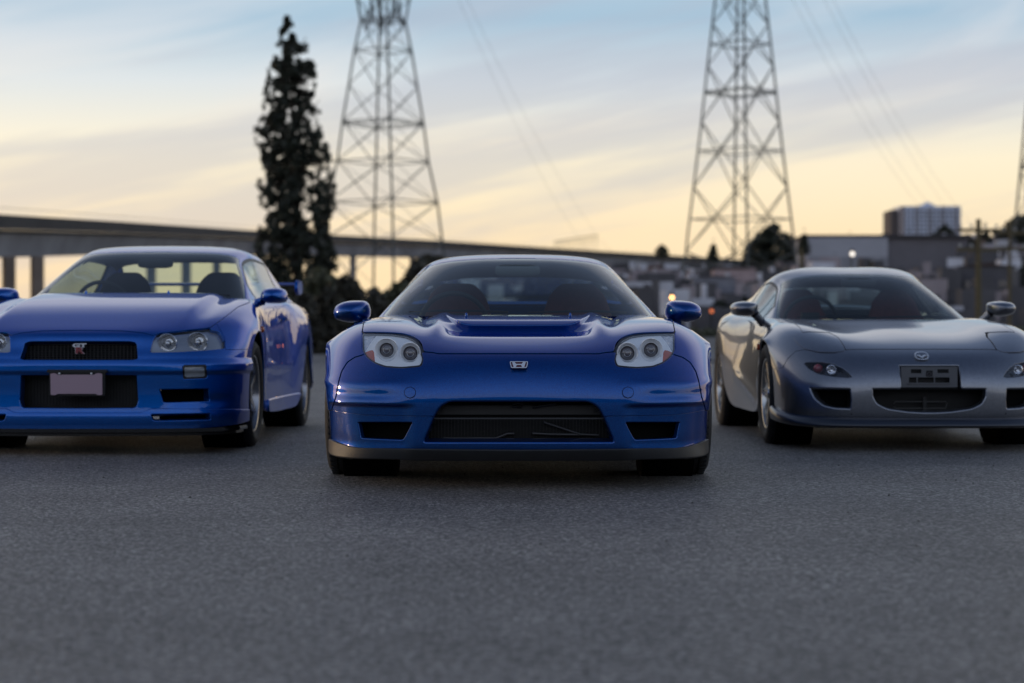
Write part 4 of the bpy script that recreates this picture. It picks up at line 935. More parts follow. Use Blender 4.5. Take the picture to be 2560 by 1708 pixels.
# ================================================================== right car: silver-grey rounded coupe
P_SILV = paint('silver_grey_paint', (.11,.117,.136), (.32,.335,.375), .32, .85)
rx = Place(2.41, 11.5, -1, 1760, 640, 2.9375)
car = thing('sports_car', 'silver-grey rounded coupe with closed pop-up headlamp covers and empty plate mount, at the right', 'car', (rx.X, rx.D, 0), 0, group='parked sports cars')
def fullr(r4, y, z): return [(0,y,z),(.22,y,z),(.42,y,z),(.58,y,z)]+r4
X_ = [
 [(0,-.855,.165),(.25,-.855,.165),(.45,-.835,.165),(.60,-.78,.167),(.71,-.69,.170),(.78,-.58,.172),(.813,-.47,.175),(.825,-.33,.18)],
 [(0,-.88,.215),(.25,-.88,.215),(.45,-.86,.216),(.61,-.80,.218),(.717,-.70,.220),(.787,-.58,.222),(.818,-.46,.225),(.829,-.335,.23)],
 [(0,-.885,.30),(.25,-.885,.30),(.45,-.865,.30),(.61,-.80,.30),(.72,-.70,.30),(.789,-.575,.30),(.821,-.455,.30),(.832,-.346,.30)],
 [(0,-.885,.37),(.25,-.883,.37),(.45,-.86,.37),(.61,-.795,.37),(.72,-.69,.37),(.789,-.565,.37),(.824,-.445,.37),(.835,-.341,.37)],
 [(0,-.87,.43),(.25,-.868,.43),(.45,-.84,.43),(.605,-.77,.43),(.717,-.66,.43),(.789,-.54,.43),(.826,-.42,.43),(.838,-.326,.43)],
 [(0,-.825,.50),(.25,-.82,.50),(.445,-.79,.50),(.60,-.72,.50),(.712,-.615,.495),(.786,-.50,.492),(.828,-.385,.49),(.841,-.298,.49)],
 [(0,-.75,.560),(.25,-.745,.560),(.44,-.715,.562),(.595,-.65,.563),(.708,-.555,.558),(.783,-.445,.552),(.830,-.33,.545),(.845,-.248,.555)],
 [(0,-.61,.610),(.25,-.605,.611),(.43,-.585,.618),(.585,-.535,.628),(.695,-.46,.627),(.775,-.36,.615),(.830,-.25,.600),(.850,-.165,.617)],
 [(0,-.38,.664),(.25,-.38,.660),(.42,-.37,.670),(.57,-.34,.692),(.675,-.30,.698),(.765,-.22,.682),(.830,-.12,.648),(.856,-.05,.655)],
 [(0,-.08,.712),(.25,-.08,.702),(.41,-.08,.706),(.55,-.07,.732),(.66,-.05,.744),(.755,-.01,.726),(.827,.04,.68),(.858,.05,.655)],
 [(0,.25,.752),(.25,.25,.742),(.41,.25,.742),(.55,.25,.758),(.65,.24,.768),(.745,.23,.75),(.815,.21,.69),(.85,.19,.600)],
 [(0,.55,.785),(.25,.56,.782),(.43,.58,.780),(.57,.58,.784),(.665,.56,.788),(.735,.52,.762),(.795,.45,.62),(.838,.34,.33)],
 fullr([(.700,.90,.795),(.745,.88,.77),(.790,.78,.58),(.830,.46,.17)], .9, .785),
 fullr([(.715,1.35,.805),(.755,1.35,.775),(.800,1.35,.52),(.825,1.35,.17)], 1.35, .79),
 fullr([(.740,1.80,.82),(.795,1.80,.785),(.832,1.80,.55),(.832,1.80,.17)], 1.8, .80),
 fullr([(.755,2.08,.835),(.830,2.08,.80),(.864,2.08,.60),(.862,2.08,.33)], 2.08, .84),
 fullr([(.755,2.42,.845),(.832,2.42,.81),(.870,2.42,.73),(.870,2.425,.662)], 2.42, .88),
 fullr([(.740,2.80,.85),(.815,2.80,.80),(.855,2.79,.60),(.858,2.78,.33)], 2.80, .89),
 fullr([(.700,3.15,.84),(.765,3.12,.76),(.800,3.08,.50),(.80,3.02,.28)], 3.20, .88),
 fullr([(.690,3.26,.55),(.745,3.20,.48),(.785,3.12,.38),(.79,3.05,.26)], 3.34, .55),
 fullr([(.680,3.22,.25),(.735,3.16,.25),(.775,3.10,.25),(.78,3.06,.25)], 3.28, .25)]
def rx_disp(F, N, U, V):
    x = np.abs(F[...,0]); y = F[...,1]; z = F[...,2]; d = 0*x

    d += np.where((y > .4) & (y < 1.9) & (x > .7), .009*np.exp(-((z-(.25+.125*(y-.5)))/.034)**2)*sstep(y, .45, .6)*sstep(y, 1.8, 1.6), 0)
    return N*d[..., None]
X_ = [[(a*.985, b, c) for a, b, c in r] for r in X_]
B = blanket(X_, 12, 4.0, 4.5, rx_disp)
rf = lambda S, p, ym=-.05: np.where(S.V[:,1] < ym, rx.field(S, p), 1)
pop = fillet([(655,598,10),(690,570,14),(770,560),(920,566,16),(985,600,16),(1036,684,10),(1026,702,6),(960,710),(850,708),(735,682),(680,640)], 12)
hoodR = fillet([(2300,684),(1090,686,4),(1040,690,2),(1028,660),(985,598),(920,563),(770,556),(722,562,4),(705,525),(650,485),(580,455),(545,440),(570,330),(2300,330)], 6)
bumpR = fillet([(2300,560),(1060,560),(1036,690),(960,714),(850,712),(735,688,4),(672,700,10),(612,757,10),(580,822,6),(520,832),(380,832),(380,1500),(2300,1500)], 4)
turn = fillet([(728,792,6),(745,778,8),(860,776),(950,790),(1020,822),(1075,866),(1094,892,5),(1050,899),(940,890),(840,870),(775,838,10)], 8)
mth = fillet([(2300,966),(1230,966,10),(1232,1035),(1262,1092,20),(1340,1132,30),(1500,1156),(1625,1163),(1760,1156),(2300,1100)], 10)
sdi = fillet([(768,960,10),(1082,966,10),(1092,1060),(1084,1134,10),(960,1128),(870,1108,24),(800,1050,24),(772,990)], 10)
rec = fillet([(2300,800),(1432,803,8),(1448,965,1),(2300,965)], 2)
LN = B.offset(-.02)
for p in (mth, sdi, turn): LN = LN.outside(rf(LN, p))
LN = LN.outside(np.where(LN.V[:,1] < -.3, np.maximum(np.abs(LN.V[:,0]-.01)-.185, np.abs(LN.V[:,2]-.43)-.07), 1))
cock3 = lambda S: np.where(S.T[:,1] > 10.5, np.maximum.reduce([np.abs(S.V[:,0])-.69, .66+.24*(np.abs(S.V[:,0])/.69)**2.5-S.V[:,1], S.V[:,1]-2.9, .7-S.V[:,2]]), 1)
LN = LN.outside(cock3(LN)); LN.build('inner_liner', M_VOID, car, flange=False)
BO = B.outside(cock3(B), 0, (.004,.05))
rest = BO.outside(rf(BO, pop), .0014)
for s_ in (1,-1): q = BO.inside(rf(BO, pop), .0014).side(s_, .05); q.offset(.002).build('popup_lamp_cover', P_SILV, car)
H = rest.inside(rf(rest, hoodR, .80), .0025); H = H.clip(H.V[:,1]-(.60+.22*(np.abs(H.V[:,0])/.69)**2.5), (.004,.03)); H = H.clip(.5-H.V[:,2]); H.build('hood', P_SILV, car)
rest = rest.outside(rf(rest, hoodR, .80), .0025)
rest = rest.outside(rf(rest, turn), 0, (.004,.04)); rest = rest.outside(rf(rest, mth), 0, (.010,.06)); rest = rest.outside(rf(rest, sdi), 0, (.012,.06))
rest = rest.outside(np.where(rest.V[:,1] < -.3, np.maximum(np.abs(rest.V[:,0]-.01)-.180, np.abs(rest.V[:,2]-.42)-.083), 1), 0, (.010,.03))
b_ = rest.inside(rf(rest, bumpR, -.12), .002); b_ = b_.clip(.185-b_.V[:,2], (.01,.02)); b_.build('bumper', P_SILV, car)
side = rest.outside(rf(rest, bumpR, -.12), .002)
for s_ in (1,-1):
    q = side.clip(side.V[:,1]-.60).side(s_, .3); q.build('fender', P_SILV, car)
    q = side.clip(.604-side.V[:,1]); q = q.clip(q.V[:,1]-1.78).side(s_, .6); q.build('door', P_SILV, car)
side.clip(1.784-side.V[:,1]).build('rear_body', P_SILV, car)
# black-blue lip under the bumper
lipr = blanket([[(0,-.89,.135),(.25,-.89,.135),(.45,-.875,.135),(.61,-.82,.135),(.73,-.72,.14),(.80,-.59,.15),(.830,-.46,.16),(.842,-.34,.17)],
                [(0,-.93,.150),(.25,-.93,.150),(.45,-.91,.150),(.62,-.85,.150),(.74,-.74,.16),(.812,-.60,.175),(.842,-.46,.195),(.850,-.345,.21)],
                [(0,-.905,.180),(.25,-.905,.180),(.45,-.885,.180),(.61,-.83,.182),(.728,-.72,.190),(.80,-.59,.205),(.835,-.455,.225),(.846,-.345,.24)],
                [(0,-.86,.200),(.25,-.86,.200),(.45,-.84,.200),(.60,-.78,.200),(.70,-.68,.205),(.77,-.56,.215),(.810,-.44,.235),(.83,-.34,.25)]], 8, 1.2, 3)
lipr.build('front_lip', mat('lip_dark_paint', (.02,.024,.036), .30, coat=.6), car)
GR = [
 [(0,.64,.778),(.22,.65,.778),(.40,.69,.779),(.53,.755,.781),(.615,.83,.783),(.655,.90,.783),(.685,.93,.775),(.70,.95,.765)],
 [(0,1.0,.955),(.21,1.01,.953),(.37,1.05,.948),(.485,1.105,.938),(.555,1.17,.925),(.594,1.23,.910),(.655,1.2,.84),(.708,1.2,.78)],
 [(0,1.42,1.115),(.19,1.43,1.114),(.33,1.46,1.107),(.425,1.51,1.093),(.480,1.56,1.073),(.518,1.61,1.045),(.612,1.60,.92),(.715,1.60,.79)],
 [(0,1.85,1.176),(.19,1.85,1.180),(.33,1.85,1.172),(.43,1.85,1.152),(.495,1.85,1.125),(.537,1.85,1.092),(.630,1.85,.95),(.728,1.85,.80)],
 [(0,2.20,1.160),(.19,2.20,1.163),(.33,2.20,1.155),(.43,2.20,1.135),(.495,2.20,1.108),(.54,2.20,1.075),(.635,2.20,.94),(.74,2.20,.81)],
 [(0,2.60,1.08),(.19,2.60,1.08),(.33,2.60,1.07),(.43,2.60,1.055),(.50,2.60,1.03),(.55,2.60,1.0),(.645,2.60,.91),(.75,2.60,.83)],
 [(0,2.95,.98),(.19,2.95,.98),(.36,2.95,.97),(.47,2.95,.96),(.55,2.95,.945),(.61,2.95,.925),(.68,2.95,.88),(.75,2.95,.83)],
 [(0,3.20,.89),(.19,3.20,.89),(.38,3.20,.885),(.50,3.20,.88),(.59,3.20,.875),(.65,3.20,.865),(.70,3.18,.85),(.74,3.16,.82)]]
GR = [[(a*.975, b, c-.006*(i in (2,3,4))) for a, b, c in r] for i, r in enumerate(GR)]
C7 = cabin(GR, car, P_SILV, rx, M_SEATR, (1.62, .48, True), [[(0,.70,.762),(.3,.71,.762),(.5,.76,.762),(.64,.88,.758)],[(0,.95,.775),(.3,.95,.775),(.5,.97,.77),(.66,1.02,.765)],[(0,1.15,.77),(.3,1.15,.775),(.5,1.16,.77),(.68,1.18,.755)],[(0,1.2,.65),(.3,1.2,.65),(.5,1.2,.65),(.68,1.2,.65)]], (-.34,1.28,.775), (1.28, 1.04), side_lim=(1.0, 3.9), rear_lim=(4.5, 6.6))
MB().box((0, 1.6, .2), (1.4, 2.1, .02)).box((0, 2.6, .52), (1.3, .03, .55)).box((-.71, 1.55, .45), (.03, 1.8, .55)).box((.71, 1.55, .45), (.03, 1.8, .55)).build('cabin_tub', M_DASH, car)
wiper(car, [(.55,.86,.80),(.36,.74,.80),(.12,.69,.797),(-.05,.68,.79)]); wiper(car, [(.0,.69,.79),(-.25,.72,.80),(-.5,.82,.798)])
# windscreen sticker
st = rx.pt(632, 168, 1.52); q = C7.offset(-.006); stk = fillet([(598,160),(668,148),(662,165),(640,172),(634,186),(600,190)], 4)
a_, b2, k2 = rx.view(q); f_ = np.where((q.V[:,0] < 0) & (q.V[:,1] < 1.8), sdf(a_, b2, stk)/k2, 1)
q.inside(f_).build('windshield_sticker', mat('blue_sticker', (.04,.20,.62), .5), car, flange=False)
M_LBLK = mat('smoked_housing', (.035,.038,.045), .15, metal=.2, coat=1)
for s_ in (1,-1):
    tl = bpy.data.objects.new('turn_lamp', None); COL.objects.link(tl); tl.parent = car
    F0 = B.clip(B.V[:,1]+.25); F0.inside(rx.field(F0, turn), .003).side(s_, .05).build('lens', G_SMOKE, tl, (.001,.004))
    F0.inside(rx.field(F0, turn), -.002).side(s_, .05).offset(-.045).build('lamp_housing', M_LBLK, tl)
    x,y,z = hit(rx, B, 943, 838); y += .012; MB().lathe([(0,.01),(.010,.008),(.012,.02),(.026,.0),(.030,.006)], 32, 'Y', (s_*abs(x), y-.005, z)).build('reflector', mat('lamp_reflector_bright'), tl, angle=60)
    x,y,z = hit(rx, B, 838, 828); y += .012; MB().lathe([(0,.0),(.014,.003),(.024,.012),(.028,.025)], 28, 'Y', (s_*abs(x), y-.002, z)).build('red_bulb_lens', mat('dull_red_bulb', (.30,.04,.05), .3, coat=1), tl, angle=60)
    MB().lathe([(0,.018),(.012,.015),(.020,.006),(.022,-.008)], 20, 'X', (0,0,0)).build('side_marker', M_AMBER, car, angle=60, loc=(s_*.808,.46,.60))
    MB().box((s_*.60,-.69,.30), (.32,.02,.2), Matrix.Rotation(s_*R(30),3,'Z')).build('side_intake_back', M_VOID, car)
    for yy in (0, 2.425):
        MB().lathe([(.343, .07*s_), (.343, -.16*s_), (.05, -.16*s_)], 40, 'X', (s_*.73, yy, .315)).build('wheel_well', M_VOID, car)
        make_wheel(car, s_*(.722 if yy == 0 else .735), yy, s_, .315, .235, .222, 'mesh', mat('pale_alloy', (.62,.60,.56), .22, metal=.95))
# plate mount
pm = bpy.data.objects.new('plate_mount', None); COL.objects.link(pm); pm.parent = car
qz = lambda c: CAM_Z-(640+c/2.9375-CYP)/FPX*10.63; qx = lambda c: (1760+c/2.9375-CXP)/FPX*10.63-rx.X
plate = MB(); M_PM = mat('mount_grey', (.12,.124,.135), .4, metal=.3)
def frame_plate(x0,x1,z0,z1,holes,y0,y1):
    xs = sorted({x0,x1}|{h[0] for h in holes}|{h[1] for h in holes}); zs = sorted({z0,z1}|{h[2] for h in holes}|{h[3] for h in holes})
    for i in range(len(xs)-1):
        for j in range(len(zs)-1):
            cx, cz = (xs[i]+xs[i+1])/2, (zs[j]+zs[j+1])/2
            if any(h[0] < cx < h[1] and h[2] < cz < h[3] for h in holes): continue
            plate.box((cx,(y0+y1)/2,cz), (xs[i+1]-xs[i], y1-y0, zs[j+1]-zs[j]))
hol = [(qx(1520),qx(1598),qz(862),qz(832)), (qx(1715),qx(1798),qz(860),qz(832)), (qx(1632),qx(1680),qz(886),qz(842)), (qx(1505),qx(1805),qz(932),qz(892))]
frame_plate(qx(1450),qx(1862),qz(965),qz(815),hol,-.868,-.856)
plate.build('mount_plate', M_PM, pm)
MB().box((.01,-.80,qz(900)), (.36,.01,.13)).build('recess_back', M_BLACK, pm)
MB().box((qx(1567),-.862,qz(912)), (.006,.01,.04)).build('slot_bar', M_PM, pm); MB().box((qx(1694),-.862,qz(912)), (.006,.01,.04)).build('slot_bar', M_PM, pm)
MB().lathe([(.006,-.872),(.016,-.872),(.016,-.86),(.006,-.86)], 20, 'Y', (qx(1655),0,qz(868)), True).build('mount_nut', mat('dark_steel', (.06,.06,.07), .35, metal=.8), pm)
MB().box(((qx(1505)+qx(1805))/2,-.869,qz(938)), (qx(1815)-qx(1495),.012,.008)).build('slot_lip', M_PM, pm, bevel=.002)
# badge: winged ring
bd = bpy.data.objects.new('badge', None); COL.objects.link(bd); bd.parent = car
zc = qz(733); xc = qx(1625); rxx, rzz = (qx(1676)-qx(1573))/2, (qz(703)-qz(764))/2
outr = [(xc+rxx*math.copysign(abs(math.cos(t))**.85, math.cos(t)), zc+rzz*math.copysign(abs(math.sin(t))**.85, math.sin(t))) for t in np.linspace(0, 2*math.pi, 49)[:-1]]
innr = [(xc+(a-xc)*.86, zc+(b-zc)*.80) for a, b in outr]
y0 = -.786; o = MB().ring(outr, innr, y0-.004, y0+.006).build('badge_ring', M_BADGE, bd)
wing = [(-.86,.05),(-.55,.22),(-.25,.16),(0,-.22),(.25,.16),(.55,.22),(.86,.05),(.62,-.02),(.42,-.12),(.22,-.38),(0,-.56),(-.22,-.38),(-.42,-.12),(-.62,-.02)]
o2 = MB().prism([(xc+a*rxx, zc+b*rzz) for a, b in wing], y0-.004, y0+.004).build('badge_wing', M_BADGE, bd)
for o_ in (o, o2):
    for v in o_.data.vertices: v.co.y += (v.co.z-zc)*1.1+.012
# what shows in the mouth
gr = bpy.data.objects.new('grille', None); COL.objects.link(gr); gr.parent = car
MB().box((0,-.70,.29), (.95,.02,.24)).build('radiator', M_RAD, gr)
MB().tube([(-.18,-.76,.275),(-.17,-.76,.285),(.12,-.76,.285),(.13,-.76,.275),(.12,-.76,.245),(-.17,-.76,.245),(-.18,-.76,.255)], .004).build('cooler_pipe', mat('dark_pipe', (.06,.058,.055), .4), gr, angle=60)
MB().box((0,-.75,.265), (.02,.02,.09)).build('grille_post', M_BLACK, gr)
MB().box((0,-.84,.22), (.9,.03,.012)).build('grille_bar', M_BLACK, gr)
door_mirror(car, rx, [(395,360),(395,400),(380,430),(330,445),(260,442),(210,430),(192,395),(197,365),(225,342),(290,332),(350,336),(385,345)], .80, P_SILV, [rx.pt(375,425,.80),rx.pt(402,460,.82),rx.pt(440,505,.86)])
# ================================================================== ground
def asphalt(name, base, contrast=.5):
    m = bpy.data.materials.new(name); m.use_nodes = True; n = m.node_tree; b = n.nodes['Principled BSDF']; K = n.links.new
    g = n.nodes.new('ShaderNodeNewGeometry')
    v = n.nodes.new('ShaderNodeTexVoronoi'); v.inputs['Scale'].default_value = 95; K(g.outputs['Position'], v.inputs['Vector'])
    sc = n.nodes.new('ShaderNodeSeparateColor'); K(v.outputs['Color'], sc.inputs[0])
    z = n.nodes.new('ShaderNodeTexNoise'); z.inputs['Scale'].default_value = 1.1; z.inputs['Detail'].default_value = 9; z.inputs['Roughness'].default_value = .62; K(g.outputs['Position'], z.inputs['Vector'])
    z2 = n.nodes.new('ShaderNodeTexNoise'); z2.inputs['Scale'].default_value = 60; z2.inputs['Detail'].default_value = 4; K(g.outputs['Position'], z2.inputs['Vector'])
    pw = n.nodes.new('ShaderNodeMath'); pw.operation = 'POWER'; pw.inputs[1].default_value = 2.2; K(sc.outputs[0], pw.inputs[0])
    r = n.nodes.new('ShaderNodeMapRange'); K(pw.outputs[0], r.inputs[0]); r.inputs[3].default_value = .42; r.inputs[4].default_value = 2.3
    r2 = n.nodes.new('ShaderNodeMapRange'); K(z.outputs[0], r2.inputs[0]); r2.inputs[1].default_value = .3; r2.inputs[2].default_value = .7; r2.inputs[3].default_value = .74; r2.inputs[4].default_value = 1.24
    r3 = n.nodes.new('ShaderNodeMapRange'); K(z2.outputs[0], r3.inputs[0]); r3.inputs[1].default_value = .3; r3.inputs[2].default_value = .7; r3.inputs[3].default_value = .5; r3.inputs[4].default_value = 1.5
    a = n.nodes.new('ShaderNodeMath'); a.operation = 'MULTIPLY'; K(r.outputs[0], a.inputs[0]); K(r2.outputs[0], a.inputs[1])
    a2 = n.nodes.new('ShaderNodeMath'); a2.operation = 'MULTIPLY'; K(a.outputs[0], a2.inputs[0]); K(r3.outputs[0], a2.inputs[1])
    vm = n.nodes.new('ShaderNodeVectorMath'); vm.operation = 'SCALE'; vm.inputs[0].default_value = base; K(a2.outputs[0], vm.inputs['Scale'])
    K(vm.outputs[0], b.inputs['Base Color']); b.inputs['Roughness'].default_value = .52; b.inputs['Specular IOR Level'].default_value = .5
    hb = n.nodes.new('ShaderNodeMath'); hb.operation = 'MULTIPLY_ADD'; K(v.outputs['Distance'], hb.inputs[0]); hb.inputs[1].default_value = -1.0; K(z2.outputs[0], hb.inputs[2])
    bp = n.nodes.new('ShaderNodeBump'); bp.inputs['Strength'].default_value = .9; bp.inputs['Distance'].default_value = .012; K(hb.outputs[0], bp.inputs['Height']); K(bp.outputs[0], b.inputs['Normal'])
    return m
M_ASPH = asphalt('parking_asphalt', (.182,.170,.159), .95)
setting(link('asphalt_lot', me_from([(-60,-30,0),(60,-30,0),(60,62,0),(-60,62,0)], [(0,1,2,3)]), M_ASPH))

# loose grit on the surface
rg = random.Random(9); gm = MB()
for i in range(420):
    x, y, r_ = rg.uniform(-5, 5), rg.uniform(2.2, 16), rg.uniform(.002, .0055); q = Matrix.Rotation(rg.uniform(0, 3), 3, 'Z')
    gm.add([q @ Vector(p)*r_+Vector((x, y, r_*.6)) for p in ((-1,-.8,-.7),(1,-.6,-.7),(.8,.9,-.7),(-.9,.7,-.7),(-.5,-.5,.6),(.6,-.3,.7),(.3,.5,.5))], [(0,3,2,1),(0,1,5,4),(1,2,6,5),(2,3,6),(3,4,6),(4,5,6),(0,4,3)])
setting(gm.build('grit', mat('grit_stone', (.10,.095,.085), .8, var=.4)), 'stuff')
def Wp(px, py, D): return Vector(((px-CXP)/FPX*D, D, CAM_Z-(py-CYP)/FPX*D))
M_EARTH = mat('dry_ground', (.055,.050,.036), .95, var=.45, vscale=.15, bump=.5, bscale=2)
setting(link('ground', me_from([(-2500,-600,-.02),(2500,-600,-.02),(2500,3500,-.02),(-2500,3500,-.02)], [(0,1,2,3)]), M_EARTH))
# painted bay lines
M_LINE = mat('worn_line_paint', (.42,.42,.40), .7, var=.4, vscale=6)
lm = MB()
for (x0, y0, x1, y1, w_) in [(-9,34.6,-1.0,33.6,.12),(-8.5,26.0,-1.9,25.3,.12),(2.2,34.6,9,33.7,.12),(2.6,25.9,9,25.2,.12),(-9,43.5,12,42,.12)]:
    a, b = Vector((x0,y0,0)), Vector((x1,y1,0)); d = (b-a).normalized(); n_ = Vector((-d.y,d.x,0))*w_/2
    lm.add([a-n_+Vector((0,0,.004)), b-n_+Vector((0,0,.004)), b+n_+Vector((0,0,.004)), a+n_+Vector((0,0,.004))], [(0,1,2,3)])
setting(lm.build('bay_lines', M_LINE))
# kerb and planting strip at the end of the lot
M_CONC = mat('pale_concrete', (.26,.255,.25), .85, var=.25, vscale=1.5, bump=.3, bscale=12)
k = thing('kerb', 'pale concrete kerb closing off the far end of the asphalt lot', 'kerb', (0,56,0)); k['kind'] = 'structure'
km = MB().box((0,0,0), (1.96,.18,.30)).mesh(bevel=.02)
for i in range(30): link('kerb_stone', km, M_CONC if i == 0 else None, k, (-30+i*2.0, 0, .05))
setting(link('planting_strip', me_from([(-60,56.1,.06),(60,56.1,.06),(60,75,.5),(-60,75,.5)], [(0,1,2,3)]), mat('dead_grass_soil', (.06,.058,.035), .95, var=.4, vscale=1.2, bump=.6, bscale=8)))
bw = thing('barrier_row', 'low pale concrete barriers behind the silver-grey car and the planting strip', 'barrier', (0,0,0))
bmesh_ = MB().prism([(-.30,0),(.30,0),(.30,.12),(.14,.35),(.10,.72),(-.10,.72),(-.14,.35),(-.30,.12)], -1.45, 1.45, 'XZ')
bme = MB().add([(y, x, z) for x, y, z in bmesh_.v], bmesh_.f).mesh(bevel=.02)
for i in range(6): link('barrier_block', bme, M_CONC if i == 0 else None, bw, (4.6+i*3.0, 53.5, 0))

# ------------------------------------------------------------------ foliage
def leafmat(name, c, v=.5, trans=.25):
    m = bpy.data.materials.new(name); m.use_nodes = True; n = m.node_tree; b = n.nodes['Principled BSDF']
    a = n.nodes.new('ShaderNodeObjectInfo'); g = n.nodes.new('ShaderNodeNewGeometry'); r = n.nodes.new('ShaderNodeMapRange'); r.inputs[3].default_value = 1-v; r.inputs[4].default_value = 1+v
    n.links.new(g.outputs['Random Per Island'], r.inputs[0]); vm = n.nodes.new('ShaderNodeVectorMath'); vm.operation = 'SCALE'; vm.inputs[0].default_value = c
    n.links.new(r.outputs[0], vm.inputs['Scale']); n.links.new(vm.outputs[0], b.inputs['Base Color']); b.inputs['Roughness'].default_value = .6
    MATS[name] = m; return m
M_LEAFD = leafmat('dark_evergreen_leaf', (.030,.036,.022)); M_LEAF = leafmat('olive_leaf', (.085,.088,.050)); M_LEAFB = leafmat('brownish_leaf', (.050,.046,.032))
M_BARK = mat('bark', (.055,.042,.032), .9, var=.3, bump=.5, bscale=10)
def crown_mesh(prof, n, leaf, hole=.45, seed=0, nscale=1.4, flat=.8, fine=0):
    """prof: (z, centre x, half width); leaves kept where a 3-D noise leaves clumps"""
    rg = np.random.default_rng(seed); zs = [p[0] for p in prof]; v = []; f = []; k = 0; tries = 0
    while k < n and tries < n*12:
        tries += 1
        z = rg.uniform(zs[0], zs[-1]); w_ = np.interp(z, zs, [p[2] for p in prof]); c = np.interp(z, zs, [p[1] for p in prof])
        if rg.uniform() > w_/max(p[2] for p in prof)+(.12 if z < zs[-1]*.8 else 0): continue
        a = rg.uniform(0, 2*math.pi); r = math.sqrt(rg.uniform(.0, 1))*w_*(.93+.22*mnoise.noise(Vector((math.cos(a)*1.5, math.sin(a)*1.5+seed, z*nscale*.9))))
        x, y = c+r*math.cos(a), r*math.sin(a)*flat
        if mnoise.noise(Vector((x*nscale+seed, y*nscale*1.2, z*nscale*.9))) < hole-.5: continue
        if fine and mnoise.noise(Vector((x*fine, y*fine*.35+seed, z*fine*.8))) < .03: continue
        s = leaf*rg.uniform(.5, 1.4); q = Vector((rg.normal(), rg.normal(), rg.normal())).normalized(); t = q.orthogonal().normalized()*s; u = q.cross(t).normalized()*s*.6
        p = Vector((x, y, z)); b = len(v); v += [p-t, p-u, p+t, p+u]; f.append((b, b+1, b+2, b+3)); k += 1
    me = me_from(v, f); return me
def tree(name, label, cat, x, y, z, crown, trunk_h, tr, leafm, group=None, mtr=None):
    t = thing(name, label, cat, (x, y, z), 0, group)
    link('crown', crown, leafm if not crown.materials else None, t)
    if mtr is None: mtr = MB().tube([(0,0,-.3),(.02,0,trunk_h*.5),(0,0,trunk_h)], [tr, tr*.75, tr*.3], 8).mesh(True)
    link('trunk', mtr, M_BARK if not mtr.materials else None, t); return t
# tall ragged conifer behind the left car
D0 = 76.0
lf = [(100,375),(180,340),(230,345),(300,290),(400,275),(520,272),(640,228),(760,228),(900,230),(1000,235),(1100,220),(1250,240),(1360,205),(1568,175),(1760,180),(1900,200)]
rt = [(100,398),(180,428),(230,470),(300,520),(400,548),(520,535),(640,548),(700,598),(760,600),(900,640),(1000,640),(1100,650),(1250,675),(1360,650),(1568,700),(1760,720),(1900,700)]
prof = []
x0 = (560+440/2.45-CXP)/FPX*D0
for yy in (1900,1760,1568,1450,1360,1250,1100,1000,900,820,760,700,640,580,520,460,400,350,300,230,180,140,100):
    l_ = np.interp(yy, [p[0] for p in lf], [p[1] for p in lf]); r_ = np.interp(yy, [p[0] for p in rt], [p[1] for p in rt])
    zc_ = CAM_Z-(yy/2.45-CYP)/FPX*D0; prof.append((zc_, (560+(l_+r_)/2/2.45-CXP)/FPX*D0-x0, (r_-l_)/2/2.45/FPX*D0))
prof = [(prof[0][0]-1.2, prof[0][1], prof[0][2]*.7)]+prof
big = thing('poplar_tree', 'tall dark narrow tree with ragged gaps, standing behind the left car', 'tree', (x0, D0, 0))
link('crown', crown_mesh([(a_, b_, c_*1.13) for a_, b_, c_ in prof], 44000, .085, .31, 3, 1.1, 1.0, 3.6), M_LEAFD, big)
tm = MB(); tm.tube([(0,0,-.3),(.1,0,3),(.0,0,7),(-.25,0,13.2)], [.28,.22,.14,.03], 10)
rg = random.Random(4)
for i in range(46):
    z_ = 1.2+i*.26; a_ = rg.uniform(0, 6.28); w_ = np.interp(z_, [p[0] for p in prof], [p[2] for p in prof])*.9
    tm.tube([(0,0,z_),(math.cos(a_)*w_*.5, math.sin(a_)*w_*.5, z_+w_*.35),(math.cos(a_)*w_, math.sin(a_)*w_, z_+w_*.9)], [.05,.03,.01], 5)
link('trunk', tm.mesh(True), M_BARK, big)
# shrubs beyond the lot
sh_me = [crown_mesh([(0,0,1.3),(.8,0,1.7),(1.8,0,1.6),(2.7,0,1.1),(3.3,0,.4)], 3800, .15, .36, 11+i, 1.3) for i in range(3)]
hd_me = [crown_mesh([(0,0,.7),(.3,0,.85),(.6,0,.8),(.85,0,.4)], 900, .075, .25, 21+i, 2.5) for i in range(2)]
low_tr = MB().tube([(0,0,-.1),(0,0,.9)], [.08,.04], 6).mesh(True)
SH = [(740,60,.6,'broad olive shrub at the foot of the tall narrow tree'),(800,64,.82,'dark shrub between the tall tree and the left lattice tower'),(860,62,.72,'dark rounded shrub in front of the left lattice tower'),(925,66,.66,'dark shrub right of the left lattice tower base'),
      (1000,70,.74,'shrub seen over the left shoulder of the centre car'),(1075,74,1.08,'shrub behind the centre car cabin, left side'),(1370,80,1.05,'low shrub behind the centre car cabin, right side'),
      (1460,78,.95,'shrub over the right shoulder of the centre car'),
      (560,66,.42,'low shrub behind the roof of the left car'),(640,62,.62,'shrub at the left foot of the tall narrow tree'),(690,58,.6,'shrub in front of the tall tree trunk')]
for i, (px, D, s_, lb) in enumerate(SH):
    t = tree('shrub', lb, 'shrub', (px-CXP)/FPX*D, D, .1, sh_me[i % 3], .9, .08, (M_LEAF if px > 960 else (M_LEAFB, M_LEAF)[i % 2]), 'shrubs beyond the lot', low_tr)
    t.scale = (s_*1.05, s_*1.05, s_*1.1); t.rotation_euler = (0,0,i*1.7)
